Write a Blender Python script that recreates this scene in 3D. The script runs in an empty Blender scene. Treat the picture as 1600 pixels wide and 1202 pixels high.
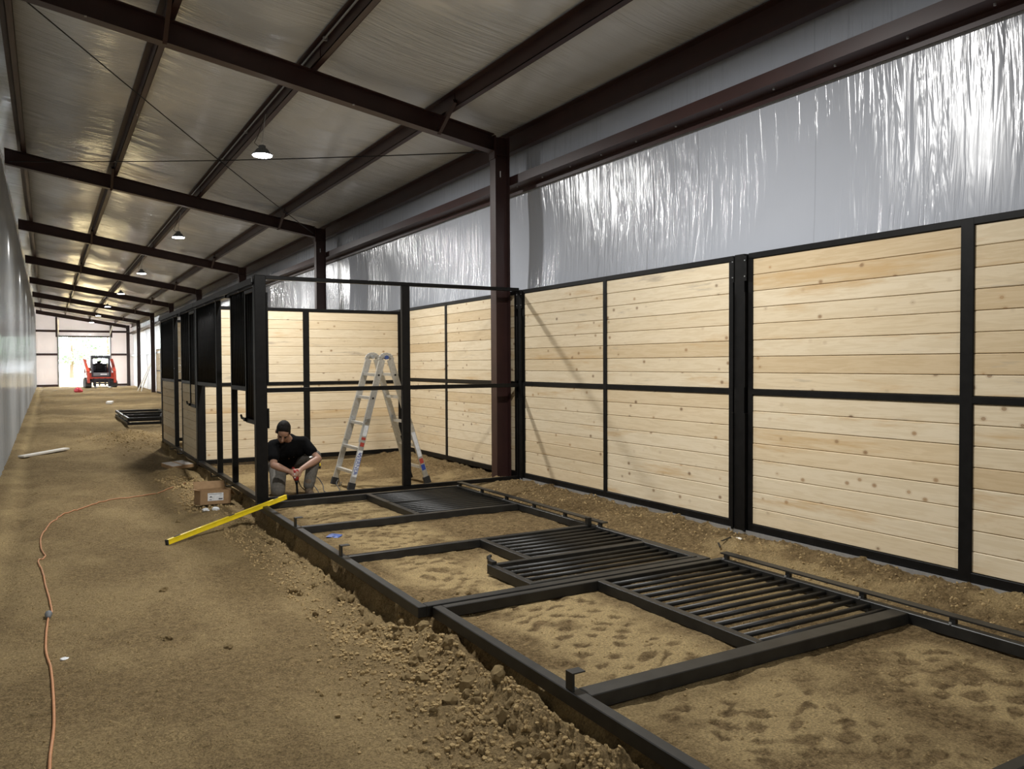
import bpy, bmesh, math, random
import numpy as np
from mathutils import Matrix, Vector, Euler

# ------------------------------------------------------------------ camera, world, exposure
scene = bpy.context.scene
COL = scene.collection
random.seed(7)
RNG = np.random.default_rng(11)
PI = math.pi

F_PX = 1252.0
cam_d = bpy.data.cameras.new('camera')
cam_d.sensor_fit = 'HORIZONTAL'; cam_d.sensor_width = 36.0
cam_d.lens = F_PX / 1600.0 * 36.0
cam_d.clip_start = 0.05; cam_d.clip_end = 400
cam = bpy.data.objects.new('camera', cam_d); COL.objects.link(cam)
_yaw, _pitch, _roll = 0.5257992, 0.0258435, 0.0053403
_M = Matrix.Rotation(_roll, 3, 'Z') @ Matrix.Rotation(_pitch, 3, 'X') @ Matrix.Rotation(_yaw, 3, 'Y')
_X = _M @ Vector((1, 0, 0)); _Z = _M @ Vector((0, 1, 0)); _Y = _M @ Vector((0, 0, -1))
cam.matrix_world = Matrix.Translation((0, 0, 1.5)) @ Matrix((_X, _Y, _Z)).to_4x4()
scene.camera = cam

scene.view_settings.view_transform = 'Standard'
scene.view_settings.look = 'None'
scene.view_settings.gamma = 1.0
scene.view_settings.use_curve_mapping = False
scene.view_settings.exposure = 0.35

world = bpy.data.worlds.new('daylight'); scene.world = world
world.use_nodes = True
_bg = world.node_tree.nodes['Background']
_bg.inputs[0].default_value = (0.90, 0.97, 1.0, 1); _bg.inputs[1].default_value = 16.0

LAMP_W = 175.0            # power of every hanging LED lamp
LAMP_COL = (1.0, 0.985, 0.955)

# ------------------------------------------------------------------ layout numbers
BAY = 8.07; Y0 = 9.30                      # frame spacing, first frame in view
FRAMES = [Y0 + BAY * k for k in range(8)]  # 9.3 ... 65.8
YEND = 65.8; YBACK = -14.0
XL, XR = -0.66, 5.58                       # side walls
def z_raf(x): return 5.10 - 0.16 * x       # underside of the rafters
def z_ceil(x): return 4.62 + 0.17 * (5.5 - x)
PUR_D = 0.18

# ------------------------------------------------------------------ numpy noise
def _hash(ix, iy, s):
    h = (ix.astype(np.int64) * 374761393 + iy.astype(np.int64) * 668265263 + s * 1442695041) & 0x7fffffff
    h = ((h ^ (h >> 13)) * 1274126177) & 0x7fffffff
    h = h ^ (h >> 16)
    return (h & 0xffff) / 65535.0
def vnoise(x, y, s=0):
    x = np.asarray(x, float); y = np.asarray(y, float)
    ix = np.floor(x); iy = np.floor(y); fx = x - ix; fy = y - iy
    fx = fx * fx * (3 - 2 * fx); fy = fy * fy * (3 - 2 * fy)
    ix = ix.astype(np.int64); iy = iy.astype(np.int64)
    a = _hash(ix, iy, s); b = _hash(ix + 1, iy, s); c = _hash(ix, iy + 1, s); d = _hash(ix + 1, iy + 1, s)
    return (a + (b - a) * fx) * (1 - fy) + (c + (d - c) * fx) * fy
def fbm(x, y, o=4, s=0, g=0.5):
    t = 0; a = 1.0; n = 0
    for k in range(o):
        t = t + a * vnoise(x * 2 ** k, y * 2 ** k, s + k * 17); n += a; a *= g
    return t / n * 2 - 1
def sstep(a, b, x):
    t = np.clip((x - a) / (b - a), 0, 1); return t * t * (3 - 2 * t)

# ------------------------------------------------------------------ materials
MATS = {}
def new_mat(name):
    m = bpy.data.materials.new(name); m.use_nodes = True
    nt = m.node_tree; b = nt.nodes['Principled BSDF']
    MATS[name] = m
    return m, nt, b
def N(nt, t, **kw):
    n = nt.nodes.new(t)
    for k, v in kw.items():
        if k.startswith('i_'): n.inputs[k[2:].replace('_', ' ')].default_value = v
        else: setattr(n, k, v)
    return n
def ramp(nt, stops, src):
    r = nt.nodes.new('ShaderNodeValToRGB'); e = r.color_ramp.elements
    while len(e) < len(stops): e.new(0.5)
    for el, (p, c) in zip(e, stops): el.position = p; el.color = (*c, 1) if len(c) == 3 else c
    nt.links.new(src, r.inputs[0]); return r
def mixc(nt, fac, a, b, mode='MIX'):
    m = nt.nodes.new('ShaderNodeMix'); m.data_type = 'RGBA'; m.blend_type = mode
    for sock, v in ((m.inputs[0], fac), (m.inputs[6], a), (m.inputs[7], b)):
        if hasattr(v, 'links') or hasattr(v, 'is_output'): nt.links.new(v, sock)
        elif isinstance(v, (int, float)): sock.default_value = v
        else: sock.default_value = (*v, 1)
    return m.outputs[2]
def simple(name, col, rough=0.5, metal=0.0, nscale=30.0, namt=0.12, bump=0.0, spec=0.5, emit=None):
    m, nt, b = new_mat(name)
    tc = N(nt, 'ShaderNodeTexCoord')
    no = N(nt, 'ShaderNodeTexNoise', i_Scale=nscale, i_Detail=4.0)
    nt.links.new(tc.outputs['Object'], no.inputs['Vector'])
    lo = tuple(c * (1 - namt) for c in col); hi = tuple(min(1, c * (1 + namt)) for c in col)
    r = ramp(nt, [(0.3, lo), (0.7, hi)], no.outputs[0])
    nt.links.new(r.outputs[0], b.inputs['Base Color'])
    b.inputs['Roughness'].default_value = rough; b.inputs['Metallic'].default_value = metal
    b.inputs['Specular IOR Level'].default_value = spec
    if bump:
        bp = N(nt, 'ShaderNodeBump', i_Strength=bump, i_Distance=0.01)
        nt.links.new(no.outputs[0], bp.inputs['Height']); nt.links.new(bp.outputs[0], b.inputs['Normal'])
    if emit:
        b.inputs['Emission Color'].default_value = (*emit[0], 1); b.inputs['Emission Strength'].default_value = emit[1]
    return m

simple('black_steel', (0.0065, 0.0062, 0.006), 0.42, 0.0, 14, 0.35, 0.05, 0.20)
simple('lighter_black_steel', (0.014, 0.0135, 0.012), 0.46, 0.0, 9, 0.5, 0.05, 0.45)  # slightly lighter, shinier black steel for the lying fronts
simple('red_iron', (0.040, 0.0165, 0.0145), 0.42, 0.0, 3, 0.18, 0.0, 0.5)
simple('galvanised', (0.52, 0.53, 0.54), 0.40, 0.7, 20, 0.1)
simple('aluminium', (0.62, 0.62, 0.60), 0.38, 0.75, 40, 0.12)
simple('rubber', (0.02, 0.02, 0.02), 0.8)
simple('yellow_paint', (0.80, 0.62, 0.02), 0.38, 0, 12, 0.1)
simple('cardboard', (0.34, 0.215, 0.11), 0.85, 0, 25, 0.1)
simple('paper', (0.78, 0.80, 0.82), 0.7)
simple('print_ink', (0.03, 0.03, 0.035), 0.8)
simple('orange_cord', (0.46, 0.21, 0.09), 0.6)
simple('black_cord', (0.05, 0.045, 0.04), 0.6)
simple('grey_plastic', (0.14, 0.15, 0.16), 0.6)
simple('blue_plastic', (0.05, 0.10, 0.32), 0.45)
simple('red_plastic', (0.32, 0.03, 0.025), 0.4)
simple('carton_grey', (0.36, 0.33, 0.30), 0.8, 0, 12, 0.15)
simple('loader_red', (0.42, 0.045, 0.02), 0.45, 0, 5, 0.15)
simple('loader_black', (0.022, 0.020, 0.028), 0.55)
simple('loader_grey', (0.16, 0.16, 0.17), 0.5)
simple('pink', (0.75, 0.10, 0.14), 0.6)
simple('blue_ink', (0.03, 0.07, 0.34), 0.5)
simple('red_ink', (0.45, 0.06, 0.04), 0.5)
simple('skin', (0.36, 0.205, 0.14), 0.55, 0, 18, 0.08)
simple('hair', (0.010, 0.008, 0.007), 0.75, 0, 90, 0.4, 0.5, 0.2)
simple('shirt', (0.004, 0.004, 0.0045), 0.95, 0, 60, 0.3, 0.3, 0.1)
simple('trousers', (0.115, 0.105, 0.090), 0.9, 0, 40, 0.18, 0.4)
simple('boot', (0.13, 0.095, 0.065), 0.8, 0, 30, 0.2)
simple('eye', (0.03, 0.025, 0.02), 0.3)
simple('lip', (0.26, 0.115, 0.09), 0.5)
simple('foliage', (0.22, 0.34, 0.24), 0.8, 0, 1.2, 0.45)
simple('bark', (0.12, 0.09, 0.06), 0.9)
simple('lens', (0.9, 0.9, 0.9), 0.4, emit=((0.93, 0.96, 1.0), 30.0))
simple('pale_board', (0.80, 0.77, 0.70), 0.6, 0, 9, 0.1)

def vinyl(name, along, trans=0.0, tint=(0.80, 0.80, 0.795), seam=None):
    """white vinyl insulation facing; 'along' is the axis the wrinkles run along."""
    m, nt, b = new_mat(name)
    tc = N(nt, 'ShaderNodeTexCoord'); mp = N(nt, 'ShaderNodeMapping')
    nt.links.new(tc.outputs['Object'], mp.inputs['Vector'])
    sc = {'x': (0.45, 12.0, 1.0), 'z': (1.0, 5.5, 0.45)}[along]
    mp.inputs['Scale'].default_value = sc
    n1 = N(nt, 'ShaderNodeTexNoise', i_Scale=2.2, i_Detail=3.5, i_Roughness=0.5, i_Distortion=0.8)
    nt.links.new(mp.outputs[0], n1.inputs['Vector'])
    n2 = N(nt, 'ShaderNodeTexNoise', i_Scale=0.55, i_Detail=2.0)
    nt.links.new(tc.outputs['Object'], n2.inputs['Vector'])
    amp = N(nt, 'ShaderNodeMath', operation='MULTIPLY'); nt.links.new(n1.outputs[0], amp.inputs[0])
    r2 = ramp(nt, [(0.42, (0.06,) * 3), (0.66, (1,) * 3)], n2.outputs[0]); nt.links.new(r2.outputs[0], amp.inputs[1])
    wv = N(nt, 'ShaderNodeTexWave', i_Scale=95.0, i_Distortion=0.3); wv.wave_type = 'BANDS'
    wv.bands_direction = 'Z' if along == 'z' else 'X'
    nt.links.new(tc.outputs['Object'], wv.inputs['Vector'])
    b2 = N(nt, 'ShaderNodeBump', i_Strength=0.03, i_Distance=0.002)
    nt.links.new(wv.outputs[0], b2.inputs['Height'])
    bp = N(nt, 'ShaderNodeBump', i_Strength=1.0, i_Distance=0.06 if along == 'x' else 0.036)
    nt.links.new(amp.outputs[0], bp.inputs['Height']); nt.links.new(b2.outputs[0], bp.inputs['Normal'])
    nt.links.new(bp.outputs[0], b.inputs['Normal'])
    n3 = N(nt, 'ShaderNodeTexNoise', i_Scale=1.1, i_Detail=4.0); nt.links.new(tc.outputs['Object'], n3.inputs['Vector'])
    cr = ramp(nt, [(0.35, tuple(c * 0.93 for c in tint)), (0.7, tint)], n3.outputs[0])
    col = cr.outputs[0]
    if seam:
        sx = N(nt, 'ShaderNodeSeparateXYZ'); nt.links.new(tc.outputs['Object'], sx.inputs[0])
        w = N(nt, 'ShaderNodeMath', operation='MULTIPLY_ADD'); nt.links.new(n3.outputs[0], w.inputs[0])
        w.inputs[1].default_value = 0.05; nt.links.new(sx.outputs['Y'], w.inputs[2])
        d = N(nt, 'ShaderNodeMath', operation='DIVIDE'); nt.links.new(w.outputs[0], d.inputs[0]); d.inputs[1].default_value = seam
        fr = N(nt, 'ShaderNodeMath', operation='FRACT'); nt.links.new(d.outputs[0], fr.inputs[0])
        rr = ramp(nt, [(0.0, (0.72,) * 3), (0.007, (1,) * 3)], fr.outputs[0])
        col = mixc(nt, 1.0, col, rr.outputs[0], 'MULTIPLY')
    nt.links.new(col, b.inputs['Base Color'])
    b.inputs['Roughness'].default_value = 0.17
    b.inputs['Specular IOR Level'].default_value = 0.75
    if trans:
        tr = N(nt, 'ShaderNodeBsdfTranslucent'); nt.links.new(col, tr.inputs[0])
        mx = N(nt, 'ShaderNodeMixShader'); mx.inputs[0].default_value = trans
        nt.links.new(b.outputs[0], mx.inputs[1]); nt.links.new(tr.outputs[0], mx.inputs[2])
        out = [n for n in nt.nodes if n.type == 'OUTPUT_MATERIAL'][0]
        nt.links.new(mx.outputs[0], out.inputs[0])
    return m
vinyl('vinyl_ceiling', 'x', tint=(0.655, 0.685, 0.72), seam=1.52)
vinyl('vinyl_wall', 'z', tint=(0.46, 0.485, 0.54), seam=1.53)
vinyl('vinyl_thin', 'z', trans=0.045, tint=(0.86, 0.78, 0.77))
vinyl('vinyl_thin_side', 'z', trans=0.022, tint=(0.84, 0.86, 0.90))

def metal_liner():
    m, nt, b = new_mat('metal_liner')
    tc = N(nt, 'ShaderNodeTexCoord')
    n = N(nt, 'ShaderNodeTexNoise', i_Scale=0.8, i_Detail=3.0); nt.links.new(tc.outputs['Object'], n.inputs['Vector'])
    r = ramp(nt, [(0.3, (0.36, 0.38, 0.39)), (0.7, (0.44, 0.455, 0.465))], n.outputs[0])
    nt.links.new(r.outputs[0], b.inputs['Base Color'])
    b.inputs['Roughness'].default_value = 0.16; b.inputs['Metallic'].default_value = 0.0
    b.inputs['Specular IOR Level'].default_value = 0.5
    b2 = N(nt, 'ShaderNodeBump', i_Strength=0.03, i_Distance=0.01); nt.links.new(n.outputs[0], b2.inputs['Height'])
    nt.links.new(b2.outputs[0], b.inputs['Normal'])
metal_liner()

def wood():
    m, nt, b = new_mat('pine')
    L = nt.links.new
    tc = N(nt, 'ShaderNodeTexCoord'); oi = N(nt, 'ShaderNodeObjectInfo')
    off = N(nt, 'ShaderNodeVectorMath', operation='SCALE'); off.inputs[0].default_value = (37.0, 11.0, 23.0)
    L(oi.outputs['Random'], off.inputs['Scale'])
    add = N(nt, 'ShaderNodeVectorMath', operation='ADD'); L(tc.outputs['Object'], add.inputs[0]); L(off.outputs[0], add.inputs[1])
    # grain, stretched along the board, bent round the knots
    kv = N(nt, 'ShaderNodeMapping'); kv.inputs['Scale'].default_value = (7.5, 1.0, 9.5); L(add.outputs[0], kv.inputs['Vector'])
    vo = N(nt, 'ShaderNodeTexVoronoi', i_Scale=1.0, i_Randomness=1.0); L(kv.outputs[0], vo.inputs['Vector'])
    gm = N(nt, 'ShaderNodeMapping'); gm.inputs['Scale'].default_value = (0.9, 12.0, 12.0); L(add.outputs[0], gm.inputs['Vector'])
    gn = N(nt, 'ShaderNodeTexNoise', i_Scale=2.2, i_Detail=6.0, i_Roughness=0.62, i_Distortion=0.5); L(gm.outputs[0], gn.inputs['Vector'])
    gd = N(nt, 'ShaderNodeMath', operation='SINE')
    ga = N(nt, 'ShaderNodeMath', operation='MULTIPLY'); L(gn.outputs[0], ga.inputs[0]); ga.inputs[1].default_value = 26.0
    L(ga.outputs[0], gd.inputs[0])
    g01 = N(nt, 'ShaderNodeMath', operation='MULTIPLY_ADD'); L(gd.outputs[0], g01.inputs[0]); g01.inputs[1].default_value = 0.5; g01.inputs[2].default_value = 0.5
    base = ramp(nt, [(0.0, (0.680, 0.565, 0.385)), (1.0, (0.745, 0.635, 0.455))], g01.outputs[0])
    # whole-board tone
    tone = ramp(nt, [(0.0, (0.86, 0.79, 0.69)), (0.14, (0.96, 0.93, 0.88)), (0.45, (1.0, 1.0, 1.0)), (0.8, (1.03, 1.04, 1.06)), (1.0, (0.96, 0.90, 0.81))], oi.outputs['Random'])
    c1 = mixc(nt, 1.0, base.outputs[0], tone.outputs[0], 'MULTIPLY')
    # patches along the board: honey heartwood and grey weathering
    pm = N(nt, 'ShaderNodeMapping'); pm.inputs['Scale'].default_value = (0.55, 3.0, 5.0); L(add.outputs[0], pm.inputs['Vector'])
    pn = N(nt, 'ShaderNodeTexNoise', i_Scale=1.1, i_Detail=5.0, i_Roughness=0.7); L(pm.outputs[0], pn.inputs['Vector'])
    pr = ramp(nt, [(0.57, (0, 0, 0)), (0.70, (0.75,) * 3)], pn.outputs[0])
    c2 = mixc(nt, pr.outputs[0], c1, (0.56, 0.37, 0.17))
    pr2 = ramp(nt, [(0.28, (0.75,) * 3), (0.37, (0, 0, 0))], pn.outputs[0])
    c3 = mixc(nt, pr2.outputs[0], c2, (0.40, 0.34, 0.26))
    # knots
    k1 = ramp(nt, [(0.055, (0.9,) * 3), (0.10, (0.62,) * 3), (0.125, (0.85,) * 3), (0.15, (0.25,) * 3), (0.26, (0, 0, 0))], vo.outputs['Distance'])
    sel = N(nt, 'ShaderNodeSeparateColor'); L(vo.outputs['Color'], sel.inputs[0])
    ks = N(nt, 'ShaderNodeMath', operation='GREATER_THAN'); L(sel.outputs[0], ks.inputs[0]); ks.inputs[1].default_value = 0.66
    kf = N(nt, 'ShaderNodeMath', operation='MULTIPLY'); L(k1.outputs[0], kf.inputs[0]); L(ks.outputs[0], kf.inputs[1])
    kc = mixc(nt, sel.outputs[1], (0.42, 0.25, 0.115), (0.17, 0.095, 0.05))
    c4 = mixc(nt, kf.outputs[0], c3, kc)
    L(c4, b.inputs['Base Color'])
    b.inputs['Roughness'].default_value = 0.62; b.inputs['Specular IOR Level'].default_value = 0.3
    bp = N(nt, 'ShaderNodeBump', i_Strength=0.10, i_Distance=0.004); L(gn.outputs[0], bp.inputs['Height']); L(bp.outputs[0], b.inputs['Normal'])
wood()

def dirt(name, use_attr):
    m, nt, b = new_mat(name)
    L = nt.links.new
    tc = N(nt, 'ShaderNodeTexCoord')
    n1 = N(nt, 'ShaderNodeTexNoise', i_Scale=0.9, i_Detail=6.0, i_Roughness=0.6); L(tc.outputs['Object'], n1.inputs['Vector'])
    n2 = N(nt, 'ShaderNodeTexNoise', i_Scale=24.0, i_Detail=8.0, i_Roughness=0.72); L(tc.outputs['Object'], n2.inputs['Vector'])
    n3 = N(nt, 'ShaderNodeTexNoise', i_Scale=90.0, i_Detail=4.0, i_Roughness=0.7); L(tc.outputs['Object'], n3.inputs['Vector'])
    big = ramp(nt, [(0.3, (0.270, 0.190, 0.096)), (0.7, (0.385, 0.280, 0.145))], n1.outputs[0])
    med = ramp(nt, [(0.38, (0.50, 0.47, 0.43)), (0.58, (1.10, 1.09, 1.06))], n2.outputs[0])
    fin = ramp(nt, [(0.34, (0.58,) * 3), (0.66, (1.28,) * 3)], n3.outputs[0])
    c = mixc(nt, 1.0, big.outputs[0], med.outputs[0], 'MULTIPLY')
    c = mixc(nt, 1.0, c, fin.outputs[0], 'MULTIPLY')
    n4 = N(nt, 'ShaderNodeTexNoise', i_Scale=34.0, i_Detail=3.0, i_Roughness=0.6, i_Distortion=2.5); L(tc.outputs['Object'], n4.inputs['Vector'])
    crk = ramp(nt, [(0.44, (1,) * 3), (0.475, (0.62, 0.6, 0.57)), (0.51, (1,) * 3)], n4.outputs[0])
    c = mixc(nt, 0.8, c, crk.outputs[0], 'MULTIPLY')
    if use_attr:
        at = N(nt, 'ShaderNodeAttribute'); at.attribute_name = 'dry'
        c = mixc(nt, at.outputs['Fac'], c, mixc(nt, 1.0, (0.57, 0.425, 0.215), fin.outputs[0], 'MULTIPLY'))
    else:
        c = mixc(nt, 0.45, c, (0.57, 0.425, 0.215))
    L(c, b.inputs['Base Color'])
    b.inputs['Roughness'].default_value = 0.95; b.inputs['Specular IOR Level'].default_value = 0.12
    h = N(nt, 'ShaderNodeMath', operation='MULTIPLY_ADD'); L(n3.outputs[0], h.inputs[0]); h.inputs[1].default_value = 0.35; L(n2.outputs[0], h.inputs[2])
    bp = N(nt, 'ShaderNodeBump', i_Strength=1.0, i_Distance=0.055 if use_attr else 0.012); L(h.outputs[0], bp.inputs['Height']); L(bp.outputs[0], b.inputs['Normal'])
dirt('dirt', True); dirt('soil', False)

def glass_mat():
    m, nt, b = new_mat('glass')
    b.inputs['Base Color'].default_value = (0.75, 0.85, 0.95, 1); b.inputs['Roughness'].default_value = 0.05
    b.inputs['Transmission Weight'].default_value = 1.0; b.inputs['IOR'].default_value = 1.05
glass_mat()

# ------------------------------------------------------------------ mesh helpers
class MB:
    def __init__(s): s.v = []; s.f = []
    def add(s, verts, faces):
        o = len(s.v); s.v += [tuple(p) for p in verts]; s.f += [tuple(i + o for i in f) for f in faces]; return s
    def box(s, x0, x1, y0, y1, z0, z1):
        return s.add([(x0, y0, z0), (x1, y0, z0), (x1, y1, z0), (x0, y1, z0), (x0, y0, z1), (x1, y0, z1), (x1, y1, z1), (x0, y1, z1)],
                     [(0, 3, 2, 1), (4, 5, 6, 7), (0, 1, 5, 4), (1, 2, 6, 5), (2, 3, 7, 6), (3, 0, 4, 7)])
    def bar(s, a, b, w, h, up=(0, 0, 1)):
        a = Vector(a); b = Vector(b); d = (b - a).normalized(); u = Vector(up)
        sd = d.cross(u).normalized(); u = sd.cross(d).normalized()
        p = []
        for q in (a, b):
            for i, j in ((-1, -1), (1, -1), (1, 1), (-1, 1)): p.append(q + sd * (i * w / 2) + u * (j * h / 2))
        return s.add(p, [(0, 1, 2, 3), (7, 6, 5, 4), (0, 4, 5, 1), (1, 5, 6, 2), (2, 6, 7, 3), (3, 7, 4, 0)])
    def tube(s, pts, r, n=8, cap=True):
        pts = [Vector(p) for p in pts]; rs = r if isinstance(r, (list, tuple)) else [r] * len(pts)
        ring = []; prev = None
        for i, p in enumerate(pts):
            d = (pts[min(i + 1, len(pts) - 1)] - pts[max(i - 1, 0)]).normalized()
            if prev is None:
                ref = Vector((0, 0, 1)) if abs(d.z) < 0.9 else Vector((1, 0, 0)); u = d.cross(ref).normalized()
            else:
                u = (prev - d * prev.dot(d)).normalized()
            prev = u; w = d.cross(u)
            ring.append([p + (u * math.cos(2 * PI * k / n) + w * math.sin(2 * PI * k / n)) * rs[i] for k in range(n)])
        v = [q for R in ring for q in R]; f = []
        for i in range(len(pts) - 1):
            for k in range(n):
                a = i * n + k; b_ = i * n + (k + 1) % n; f.append((a, b_, b_ + n, a + n))
        if cap: f.append(tuple(range(n - 1, -1, -1))); f.append(tuple(range((len(pts) - 1) * n, len(pts) * n)))
        return s.add(v, f)
    def ell(s, c, r, n=12, m=8, rot=None):
        c = Vector(c); v = []; f = []
        rr = (r, r, r) if isinstance(r, (int, float)) else r
        R = Euler(rot).to_matrix() if rot else None
        for i in range(m + 1):
            t = PI * i / m
            for k in range(n):
                a = 2 * PI * k / n
                p = Vector((rr[0] * math.sin(t) * math.cos(a), rr[1] * math.sin(t) * math.sin(a), rr[2] * math.cos(t)))
                if R: p = R @ p
                v.append(c + p)
        for i in range(m):
            for k in range(n):
                a = i * n + k; b_ = i * n + (k + 1) % n; f.append((a, a + n, b_ + n, b_))
        return s.add(v, f)
    def cap(s, a, b, r0, r1, n=12):
        """tapered limb with round ends"""
        a = Vector(a); b = Vector(b); s.tube([a, b], [r0, r1], n); s.ell(a, r0, n, 8); s.ell(b, r1, n, 8); return s
    def extr(s, prof, x0, x1):
        """prof: list of (y,z) extruded along x"""
        n = len(prof)
        v = [(x0, y, z) for y, z in prof] + [(x1, y, z) for y, z in prof]
        f = [(i, (i + 1) % n, (i + 1) % n + n, i + n) for i in range(n)] + [tuple(range(n - 1, -1, -1)), tuple(range(n, 2 * n))]
        return s.add(v, f)
    def mesh(s, name, mat, smooth=False):
        me = bpy.data.meshes.new(name); me.from_pydata(s.v, [], s.f)
        bm = bmesh.new(); bm.from_mesh(me); bmesh.ops.recalc_face_normals(bm, faces=bm.faces); bm.to_mesh(me); bm.free()
        if mat: me.materials.append(MATS[mat])
        if smooth:
            for p in me.polygons: p.use_smooth = True
        return me
    def build(s, name, mat, parent=None, smooth=False, loc=None, rot=None):
        return inst(name, s.mesh(name, mat, smooth), parent, loc, rot)
def inst(name, me, parent=None, loc=None, rot=None, scale=None):
    o = bpy.data.objects.new(name, me); COL.objects.link(o)
    if parent: o.parent = parent
    if loc is not None: o.location = loc
    if rot is not None: o.rotation_euler = rot
    if scale is not None: o.scale = scale
    return o
def tag(o, label=None, cat=None, group=None, kind=None):
    if label: o['label'] = label
    if cat: o['category'] = cat
    if group: o['group'] = group
    if kind: o['kind'] = kind
    return o
def thing(name, label, cat, loc=(0, 0, 0), rot=(0, 0, 0), group=None):
    o = bpy.data.objects.new(name, None); COL.objects.link(o); o.empty_display_size = 0.1
    o.location = loc; o.rotation_euler = rot
    return tag(o, label, cat, group)
def bevel(o, w=0.004, seg=1):
    m = o.modifiers.new('bevel', 'BEVEL'); m.width = w; m.segments = seg; m.limit_method = 'ANGLE'; return o
def box(name, mat, parent, *b, bev=0.0):
    o = MB().box(*b).build(name, mat, parent)
    if bev: bevel(o, bev)
    return o
def grid_obj(name, P, mat, smooth=True, attr=None):
    """P: array (ny,nx,3)"""
    ny, nx = P.shape[:2]
    idx = np.arange(ny * nx).reshape(ny, nx)
    q = np.stack([idx[:-1, :-1], idx[:-1, 1:], idx[1:, 1:], idx[1:, :-1]], -1).reshape(-1, 4)
    me = bpy.data.meshes.new(name)
    me.vertices.add(ny * nx); me.vertices.foreach_set('co', P.reshape(-1).astype(np.float32))
    me.loops.add(q.size); me.loops.foreach_set('vertex_index', q.reshape(-1).astype(np.int32))
    me.polygons.add(len(q)); me.polygons.foreach_set('loop_start', np.arange(0, q.size, 4, dtype=np.int32))
    me.update(calc_edges=True)
    if smooth: me.polygons.foreach_set('use_smooth', np.ones(len(q), bool))
    if attr:
        for k, a in attr.items():
            at = me.attributes.new(k, 'FLOAT', 'POINT'); at.data.foreach_set('value', a.reshape(-1).astype(np.float32))
    me.materials.append(MATS[mat]); me.validate()
    return inst(name, me)

# ------------------------------------------------------------------ ground
def aisle_z(x, y):
    return -0.17 + 0.08 * sstep(16, 30, y) + 0.12 * sstep(30, 62, y)
def ground(x, y):
    x = np.asarray(x, float); y = np.asarray(y, float)
    pad = -0.072 + 0.05 * sstep(4.5, 5.0, x)
    edge = 2.012 + 0.03 * fbm(y * 2.3, y * 0 + 3.1, 3, 5) + 0.035 * fbm(y * 9, y * 0 + 7.7, 3, 6) + 0.085 * sstep(4.6, 4.4, y)
    t = sstep(-0.055, 0.0, x - edge + 0.03 * fbm(x * 9, y * 9, 3, 8))
    az = aisle_z(x, y)
    inpad = sstep(18.2, 17.3, y)
    h = az + (pad - az) * t * inpad
    # trench scraped along the bank
    tr = np.exp(-((x - edge + 0.12) / 0.11) ** 2) * sstep(9.4, 8.6, y) * (0.2 + 0.8 * sstep(4.2, 4.8, y)) * (1 - t)
    h = h - 0.06 * tr * (1 + 0.6 * fbm(x * 7, y * 5, 3, 21))
    # clod berm beside the nearer frame
    bw = sstep(4.9, 4.3, y)
    berm = np.exp(-((x - edge + 0.19 + 0.05 * fbm(y * 1.7, y * 0, 2, 31)) / 0.135) ** 2)
    lump = np.clip(0.75 + 1.0 * fbm(x * 7, y * 7, 5, 40, 0.68), 0, 2.2)
    h = h + bw * berm * 0.13 * lump
    # crumbled foot of the dug bank
    foot = np.exp(-((x - edge + 0.20) / 0.14) ** 2) * sstep(4.4, 4.9, y) * sstep(9.2, 8.4, y)
    h = h + foot * 0.06 * np.clip(fbm(x * 8, y * 6, 5, 44, 0.68) + .1, 0, 1) * 2
    h = h + bw * np.exp(-((x - edge + 0.52) / 0.22) ** 2) * 0.035 * lump
    # spoil heaps beside the standing stalls
    for cx, cy, sx, sy, a in ((1.62, 11.3, 0.24, 0.55, 0.13), (1.72, 10.2, 0.16, 0.5, 0.08), (1.60, 13.1, .30, .5, .12), (1.5, 19.6, 0.7, 1.3, 0.22), (1.7, 17.9, 0.4, 0.6, 0.10), (1.66, 9.0, .16, .35, .05)):
        h = h + a * np.exp(-((x - cx) / sx) ** 2 - ((y - cy) / sy) ** 2) * np.clip(0.8 + 0.6 * fbm(x * 6, y * 6, 4, 50), 0, 2)
    h = h - 0.09 * np.exp(-((x - 1.55) / .3) ** 2 - ((y - 14.6) / .8) ** 2)
    # general roughness
    rough = 0.022 * fbm(x * 1.3, y * 1.3, 3, 60) + 0.020 * fbm(x * 7, y * 7, 4, 70, 0.68)
    h = h + rough * np.where(x > edge, 0.75, 1.0)
    # crumbs along the wall side
    h = h + sstep(4.55, 5.0, x) * inpad * 0.03 * np.clip(fbm(x * 9, y * 9, 4, 80, 0.65) + 0.15, 0, 1) * 2
    # long wheel ruts in the aisle, far part churned
    h = h - 0.03 * np.exp(-((x + 0.33 + 0.06 * np.sin(y * .4)) / 0.10) ** 2) * sstep(3, 6, y)
    h = h + sstep(17, 24, y) * 0.05 * fbm(x * 1.6, y * 0.9, 4, 90, 0.6)
    # footprints / cleat marks in the pad
    cl = cleats(x, y)
    h = h - 0.004 * cl + 0.014 * cl * fbm(x * 14, y * 14, 3, 125, .7)
    return h
def cleats(x, y):
    xx = x + 0.12 * fbm(x * 3, y * 3, 2, 100); yy = y + 0.12 * fbm(x * 3, y * 3, 2, 110)
    c = np.zeros_like(xx + yy)
    for x0, w, y0, y1 in ((2.75, 0.42, 2.9, 4.6), (2.55, 0.30, 4.4, 6.2), (2.7, 0.5, 6.2, 9.0), (2.75, 0.5, 0.3, 2.8), (3.9, 0.35, 1.6, 2.7)):
        m = sstep(w, w * 0.6, np.abs(xx - x0)) * sstep(y0 - .1, y0 + .1, yy) * sstep(y1 + .1, y1 - .1, yy)
        p = np.sin(xx * 24 + 2 * np.sin(yy * 5)) * np.sin(yy * 36)
        c = np.maximum(c, m * sstep(0.22, 0.40, p * .8 + 1.0 * fbm(xx * 9, yy * 9, 4, 120, .65)))
    return c
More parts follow.
